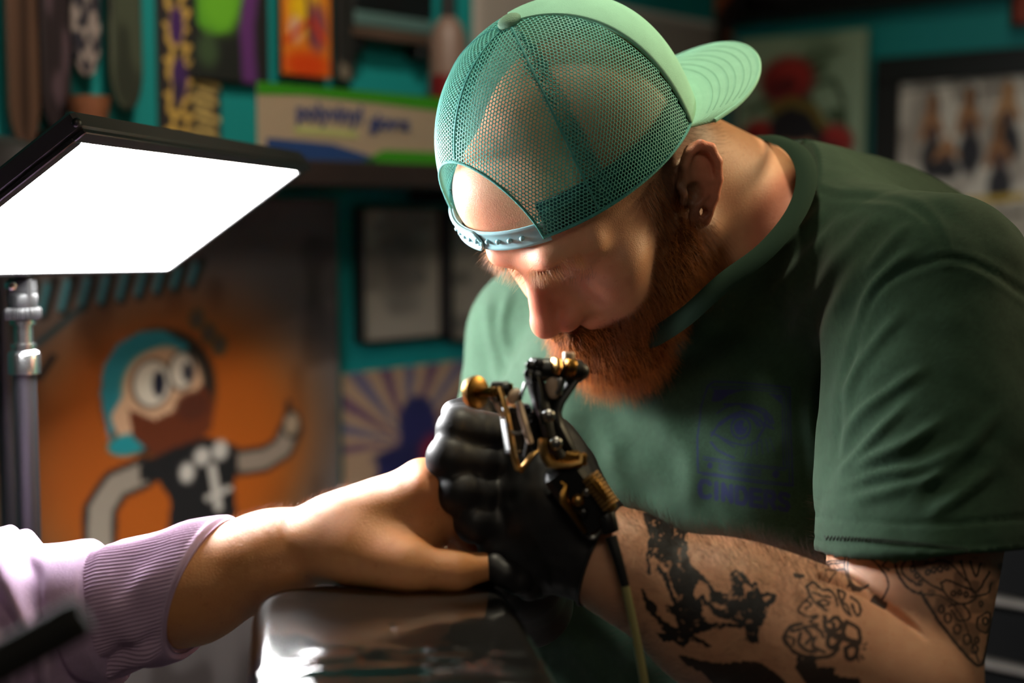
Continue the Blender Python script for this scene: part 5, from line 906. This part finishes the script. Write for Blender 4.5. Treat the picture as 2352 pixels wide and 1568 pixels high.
def client_sdf(P):
    d = chain(P, CF, CFR, .02)
    d = smin(d, rc(P, CW_, J(800, 1225, 1.003), .0262, .027), .01)
    for m_, r0, r1 in zip(CM, (.0200, .0185, .0180, .0170), (.0125, .0128, .0122, .0112)): d = smin(d, rc(P, J(800, 1225, 1.003) * .6 + CW_ * .4 + (m_ - CM[1]) * .3, m_, r0, r1), .022)
    d = smin(d, ell(P, J(890, 1215, 1.008), (.034, .030, .026), np.array([[.86, .5, 0], [-.5, .86, 0], [0, 0, 1]]).T), .014)
    for k, (c, r) in enumerate(zip(CFG, ([.0122, .0112, .0098, .0082], [.0125, .0112, .0098, .0082], [.0118, .0108, .0094, .008], [.0105, .0095, .0084, .0072]))):
        d = smin(d, chain(P, c, np.array(r), .002), .0055 if k else .006); d = smin(d, np.linalg.norm(P - (c[0] + np.array([0, .0010, -.0006])), axis=1) - .0126, .004)
    t = chain(P, CTH, np.array([.0215, .0165, .0135, .0100]), .006); d = smin(d, t, .012)
    d = smin(d, rc(P, J(800, 1262, .99), J(900, 1280, .978), .020, .019), .015)            # heel of the thumb
    d = smin(d, np.linalg.norm(P - J(748, 1208, 1.03), axis=1) - .015, .014)
    d = smin(d, ell(P, J(965, 1180, 1.000), (.022, .034, .024)), .012)
    return d + (vnoise(P, 45, 9) - .5) * .0012
croot = np.array([*JW(-700, 1500, 1.11)[:2], 0.0])
client = empty('person', croot, 'client resting a bare fist on the pad in a pushed-up lilac sweatshirt sleeve', 'person')
P, F = mesh_sdf(client_sdf, (-.70, -.42, .90), (.01, -.03, 1.32), .0019)
col = np.tile(lin((214, 145, 92)), (len(P), 1)); col *= (1 + ((vnoise(P, 55, 2) - .5) * .14 + (vnoise(P, 300, 3) - .5) * .12)[:, None] * np.array([.5, 1, 1])); kn = np.zeros(len(P))
for c in CM: kn = np.maximum(kn, 1 - smooth(np.linalg.norm(P - c, axis=1), .010, .022))
col *= 1 - .22 * kn[:, None] * np.array([.1, 1, 1]); frk = smooth(vnoise(P, 330, 6), .88, .94) * .4; col *= 1 - frk[:, None] * np.array([.3, .5, .6])
m_cskin = mat('tan_skin', attr=True, rough=.42, sss=.22, bump=.35, bscale=1000, spec=.45)
mk('body', V(P), F, m_cskin, client, col=col); gC, _ = grad(client_sdf, P)
px, py = proj(P); wt = (px > 380) & (px < 800) & (gC[:, 1] > .2); Wb = V(P); nb = gC[:, :1] * RIGHT + gC[:, 1:2] * UP + gC[:, 2:3] * FWD; Hb = P; tri = np.vstack([F[:, [0, 1, 2]], F[:, [0, 2, 3]]])
R_, N_, H_ = scatter(wt * smooth(gC[:, 1], .2, .9), 1500, 61); Dd = N_ * .6 + RIGHT * .55 + np.random.default_rng(62).normal(size=R_.shape) * .25; Dd /= np.linalg.norm(Dd, axis=1)[:, None]
strands('arm_hair', R_, Dd, np.random.default_rng(63).uniform(.003, .009, len(R_)), client, hairmat('fine_arm_hair', (130, 92, 62), .4, .3), 5, curl=.5, rad=3.5e-5, seed=64)
# sleeve as a folded tube; the cuff is ribbed along the arm
AX = [J(-700, 1530, 1.05), J(-300, 1505, 1.035), J(40, 1445, 1.025), J(180, 1412, 1.025), J(300, 1386, 1.024), J(400, 1364, 1.022), J(478, 1344, 1.02)]
ax = catmull(AX, 60); sarc = np.concatenate([[0], np.cumsum(np.linalg.norm(np.diff(ax, axis=0), axis=1))]); sarc = sarc[-1] - sarc
RPX = [(.0, .0455), (.022, .0480), (.045, .0485), (.072, .0505), (.085, .0535), (.11, .0570), (.15, .065), (.19, .082), (.24, .088), (.35, .095), (.9, .11)]
def sleeve_part(name, s0, s1, ns, nt, m, kind):
    ss = np.linspace(s1, s0, ns); C_ = np.stack([np.interp(ss, sarc[::-1], ax[::-1, k]) for k in range(3)], 1); T = np.gradient(C_, axis=0); T /= np.linalg.norm(T, axis=1)[:, None]
    th = np.linspace(0, 2 * np.pi, nt, endpoint=False); A = np.cross(T, [0, 0, 1.0]); A /= np.linalg.norm(A, axis=1)[:, None]; A *= np.sign(A[:, 1])[:, None]; B = np.cross(A, T); B *= -np.sign(B[:, 2])[:, None]      # A up in view, B to the camera
    S_, Th = np.meshgrid(ss, th, indexing='ij'); r = np.interp(S_, *zip(*RPX)); q = np.stack([S_.ravel(), np.cos(Th).ravel() * .05, np.sin(Th).ravel() * .05], 1)
    if kind == 'cuff':
        r = r + .00055 * np.cos(Th * 104) * smooth(S_, .003, .008) + .0022 * np.sin(Th * 3 + S_ * 60 + .6) * smooth(S_, .0, .05) + (vnoise(q, 45, 4).reshape(S_.shape) - .5) * .008 * smooth(S_, .01, .04)
        # one soft crease running back from the lower edge
        cr0 = Th - (4.05 + S_ * 10); r = r - .004 * np.exp(-(((Th - 1.95 - S_ * 6) / .16) ** 2)) * smooth(S_, .0, .02) + .0035 * np.exp(-(((Th - 2.22 - S_ * 6) / .20) ** 2)) * smooth(S_, .0, .02)
        r = r - .0035 * (1 - smooth(S_, .0, .0035)) - .004 * smooth(S_, .066, .078)
    else:
        wob = (vnoise(q, 22, 5).reshape(S_.shape) - .5) * .05 + -.022 * np.cos(Th - .4); s2 = S_ + wob
        for c0_, a_, w_ in ((.100, .0085, .008), (.118, .010, .008), (.138, .010, .009), (.163, .013, .011), (.196, .014, .013), (.235, .012, .014), (.29, .010, .02), (.36, .01, .02)):
            x = (s2 - c0_) / w_; r = r + a_ * (.4 + .6 * vnoise(q * 1.0 + c0_ * 9, 14, 6).reshape(S_.shape)) * 1.45 * (np.exp(-np.where(x < 0, x / .55, x / 1.5) ** 2) - .45 * np.exp(-((x + 1.25) / .5) ** 2))
        r = r + (vnoise(q, 30, 7).reshape(S_.shape) - .5) * .010 * smooth(S_, .07, .10); r = r - .0075 * (1 - smooth(S_, .070, .079))
    shift = (.0135 * (1 - S_ / .075) * np.clip(S_, 0, 1) ** 0 if kind == 'cuff' else 0 * S_)
    Pn = C_[:, None] + r[..., None] * (np.cos(Th)[..., None] * A[:, None] + np.sin(Th)[..., None] * B[:, None])
    if kind == 'cuff': Pn = Pn - T[:, None] * (np.clip(1 - S_ / .095, 0, 1) * (.014 * np.sin(Th) - .026 * np.cos(Th)))[..., None]
    Pi = C_[:, None] + (r - .0035)[..., None] * (np.cos(Th)[..., None] * A[:, None] + np.sin(Th)[..., None] * B[:, None])
    if kind == 'cuff': Pi = Pi - T[:, None] * (np.clip(1 - S_ / .095, 0, 1) * (.014 * np.sin(Th) - .026 * np.cos(Th)))[..., None]
    n = ns * nt; G = quadgrid(ns, nt, cv=True); j = np.arange(nt); j2 = (j + 1) % nt; e0 = np.stack([j, j + n, j2 + n, j2], 1); k0 = (ns - 1) * nt; e1_ = np.stack([k0 + j, k0 + j2, k0 + j2 + n, k0 + j + n], 1)
    return mk(name, V(np.vstack([Pn.reshape(-1, 3), Pi.reshape(-1, 3)])), np.vstack([G, G[:, ::-1] + n, e0, e1_]), m, client)
m_fl = mat('lilac_fleece', (200, 168, 202), .9, noise=.05, nscale=300, bump=.4, bscale=1200, sheen=.2, spec=.2); m_rib = mat('lilac_rib', (204, 172, 202), .9, bump=.3, bscale=1400, spec=.2)
sweat = sleeve_part('sweatshirt_sleeve', .070, .66, 420, 160, m_fl, 'sleeve'); sleeve_part('ribbed_cuff', .0, .078, 90, 832, m_rib, 'cuff').parent = sweat if False else client

# ------------------------------------------------------------------ coil tattoo machine in the left glove
K = lambda x, y, d: V(J(1000 + x / 3.3356, 780 + y / 3.3356, d))[0]
m_brass = mat('brass', (204, 160, 98), .32, 1.0); m_dbrass = mat('old_brass', (150, 110, 52), .36, 1.0); m_mblk = mat('black_enamel', (15, 15, 16), .42); m_steel = mat('steel', (170, 168, 164), .28, 1.0); m_ivory = mat('ivory_nylon', (206, 178, 152), .4); m_iron = mat('dark_steel', (70, 70, 70), .35, 1.0)
mroot = K(800, 700, .95); machine = empty('tattoo_machine', np.array([mroot[0], mroot[1], mroot[2] - .05]), 'black and brass coil tattoo machine gripped in the left glove', 'tattoo machine')
def part(name, m, f, parent=None, kind=None): q = MB(); f(q); return q.build(name, m, parent or machine, kind=kind)
D0 = .946
def disc(q):
    c = K(318, 402, D0 - .002); axd = unit(K(470, 398, D0 - .014) - c); q.tube([c - axd * .0042, c - axd * .004, c - axd * .0022, c + axd * .0008, c + axd * .0014], [.0098, .0105, .0110, .0110, .0102], 40)
thumb = part('thumb_screw', m_dbrass, disc); c = K(318, 402, D0 - .002); axd = unit(K(470, 398, D0 - .014) - c); part('screw_shaft', m_dbrass, lambda q: q.rod(c + axd * .0008, c + axd * .017, .0034), thumb)
part('contact_nut', m_mblk, lambda q: (q.rod(K(425, 400, D0), K(520, 395, D0), .0075, seg=6), q.rod(K(480, 380, D0), K(570, 372, D0), .005)))
bar = lambda pts, r, fl: (lambda q: q.tube([K(*p) for p in pts], r, 8, flat=fl))
part('contact_arm', m_brass, bar([(492, 362, .940), (515, 440, .938), (548, 560, .936), (580, 740, .934), (605, 900, .934), (630, 985, .934), (652, 1005, .934), (690, 955, .936), (735, 895, .938), (778, 850, .942)], [.0022] * 3 + [.0026] * 3 + [.0034, .0034, .0032, .0024], .6))
part('contact_plate', m_dbrass, lambda q: q.box(K(572, 430, .948), (K(590, 430, .948) - K(540, 430, .953), K(560, 480, .948) - K(545, 370, .948), FWD), (.0045, .0085, .0011)))
part('nylon_bush', m_ivory, lambda q: q.ball(K(602, 432, .943), (.0042, .0058, .0042), 14, 10, (RIGHT, K(590, 480, .943) - K(620, 380, .943), FWD)))
part('spring_tip', m_ivory, bar([(448, 458, .942), (478, 520, .942), (520, 585, .944)], [.0018, .0028, .0032], .6)); part('set_screw', m_steel, lambda q: q.ball(K(452, 458, .938), .0021))
# frame and coils
part('frame', m_mblk, lambda q: (q.tube([K(735, 250, .952), K(800, 420, .955), K(845, 620, .955), K(900, 800, .952), K(960, 900, .952)], [.010, .012, .0135, .0125, .012], 12, flat=.55), q.tube([K(1100, 262, .958), K(1010, 380, .956), K(940, 470, .955), K(905, 560, .955), K(925, 680, .953), K(985, 800, .952), K(1040, 880, .952)], [.0046, .0058, .007, .0085, .0095, .0095, .007], 12, flat=.6)))
part('top_bar', m_mblk, lambda q: (q.rod(K(720, 225, .950), K(1128, 243, .958), .0078), q.ball(K(1112, 243, .957), (.0062, .0062, .0062))))
for x, y in ((728, 196, ), (792, 178), (716, 256), (776, 274)): part('bolt_head', m_iron, lambda q: q.rod(K(x, y, 0.9345), K(x + 4, y + 6, 0.9410), .0034))
part('brass_nut', m_brass, lambda q: q.rod(K(900, 200, .944), K(945, 204, .946), .0062, seg=6)); part('contact_post', m_ivory, lambda q: q.rod(K(1018, 205, .950), K(1024, 95, .950), .0040, .0042))
part('post_collar', m_dbrass, lambda q: q.rod(K(985, 205, .948), K(1060, 215, .951), .0066))
part('spring_bar', m_iron, bar([(722, 262, 0.9360), (752, 380, 0.9350), (790, 560, 0.9350), (815, 640, 0.9360)], [.0032] * 4, .4)); part('spring_bar', m_iron, bar([(780, 280, 0.9350), (806, 400, 0.9350), (818, 520, 0.9350)], [.0027] * 3, .4)); part('spring_bar', m_iron, bar([(690, 330, 0.9360), (655, 430, 0.9350), (640, 500, 0.9350)], [.0026] * 3, .5))
part('armature_bar', m_ivory, bar([(640, 470, 0.9320), (665, 580, 0.9310), (700, 700, 0.9310), (728, 790, 0.9320)], [.0036, .0044, .0044, .0034], .6))
for a, b in (((690, 560, .957), (735, 860, .957)), ((610, 500, .955), (660, 860, .955))):
    coil = part('coil', m_mblk, lambda q: q.rod(K(*a), K(*b), .0105, seg=20))
    def wind(q):
        A_, B_ = K(*a), K(*b); d_ = unit(B_ - A_); u_ = unit(np.cross(d_, FWD)); w_ = np.cross(d_, u_); t_ = np.linspace(0, 1, 260); q.tube(A_ + np.outer(.08 + .84 * t_, B_ - A_) + .0107 * (np.cos(t_ * 2 * np.pi * 14)[:, None] * u_ + np.sin(t_ * 2 * np.pi * 14)[:, None] * w_), .0007, 4)
    part('winding', m_mblk, wind, coil); part('coil_washer', m_iron, lambda q: q.rod(K(*a) + (K(*b) - K(*a)) * .93, K(*b), .0116, seg=20), coil)
def ring(q): c_ = K(622, 650, .934); th = np.linspace(-.2, 3.4, 20); q.tube([c_ + .0058 * (math.cos(t) * RIGHT - math.sin(t) * UP) for t in th], .0012, 6)
part('wire_loop', m_steel, ring)
for x, y in ((868, 582), (925, 793)): part('frame_screw', m_steel, lambda q: q.ball(K(x, y, 0.9345), (.0044, .0044, .003), 12, 8, (RIGHT, UP, FWD)))
part('strut', m_iron, bar([(735, 620, 0.9340), (712, 760, 0.9340), (690, 900, 0.9350)], [.0022] * 3, .7)); part('coil_post', m_ivory, lambda q: q.ball(K(905, 350, .951), (.0058, .0098, .005), 14, 10, (RIGHT, UP, FWD))); part('steel_rod', m_steel, lambda q: q.rod(K(962, 290, .950), K(930, 420, .950), .0036))
part('tube_clamp', m_brass, bar([(822, 760, .938), (818, 830, .937), (838, 900, .937), (872, 950, .937), (930, 962, .938), (1030, 960, .940), (1098, 945, .942), (1112, 905, .944), (1085, 880, .946), (1030, 878, .947), (960, 905, .946)], [.0042, .0042, .0042, .0044, .0034, .0034, .0036, .0036, .0034, .003, .003], .7))
part('clamp_block', m_dbrass, lambda q: q.box(K(1010, 915, .946), (RIGHT, UP, FWD), (.013, .0042, .004), .001))
ta, tb = K(930, 960, .952), K(1275, 1440, .958); td = unit(tb - ta); tn = unit(np.cross(td, FWD)); tw = np.cross(td, tn)
part('back_tube', m_mblk, lambda q: q.box((ta + tb) / 2, (tn, tw, td), (.0135, .010, np.linalg.norm(tb - ta) / 2), .004))
sidep = part('knurled_plate', m_dbrass, lambda q: q.tube([K(1180, 1040, .945), K(1230, 1105, .945), K(1300, 1200, .946), K(1355, 1290, .948)], [.0055, .0075, .0078, .006], 10, flat=.6))
for k in range(9):
    f = k / 8; p_ = K(1192 + 150 * f, 1050 + 215 * f, .940); part('knurl_ridge', m_brass, lambda q: q.rod(p_ - tn * .0062, p_ + tn * .0062, .0011, seg=6), sidep)
part('clip_bracket', m_dbrass, bar([(950, 1045, .946), (978, 1095, .945), (1004, 1120, .944), (985, 1190, .942), (990, 1235, .942), (1040, 1310, .943), (1095, 1395, .944), (1150, 1468, .947)], [.0022, .0026, .003, .0036, .0042, .0032, .0028, .0026], .7))
for x, y, m_, r_ in ((1160, 1165, m_steel, .0036), (1092, 1232, m_brass, .0046), (1135, 1325, m_iron, .0040)): part('terminal', m_, lambda q: q.ball(K(x, y, .9445), (r_, r_, r_ * .7), 12, 8, (RIGHT, UP, FWD)))
part('end_ring', m_steel, lambda q: q.tube([K(1232, 1445, .948) + .0072 * (math.cos(t) * unit(tn + .3 * UP) + .55 * math.sin(t) * td) for t in np.linspace(.2, 3.3, 20)], .0017, 6))
part('plug', m_mblk, lambda q: q.rod(K(1300, 1330, .950), K(1345, 1480, .949), .0068, .0062))
cab_ = empty('power_cable', V(J(1405, 1235, .947))[0], 'thin translucent yellowish cable with black boot hanging from the machine', 'cable')
pth = catmull([J(1403, 1232, .947), J(1418, 1280, .944), J(1436, 1345, .942)], 10); q = MB(); q.tube(V(pth), np.linspace(.0042, .0031, len(pth)), 10); q.build('boot', m_mblk, cab_)
pth = catmull([J(1436, 1346, .942), J(1452, 1420, .940), J(1468, 1500, .938), J(1484, 1600, .936), J(1500, 1760, .935)], 12); zf = V(pth[-1:])[0]; q = MB(); wpts = list(V(pth)) + [np.array([zf[0] + .01, zf[1] + .02, .3]), np.array([zf[0] + .02, zf[1] + .1, .012]), np.array([zf[0] + .3, zf[1] + .3, .0045])]; q.tube(wpts, .0030, 10); q.build('lead', mat('yellow_clear_pvc', (150, 142, 92), .35, spec=.6), cab_)
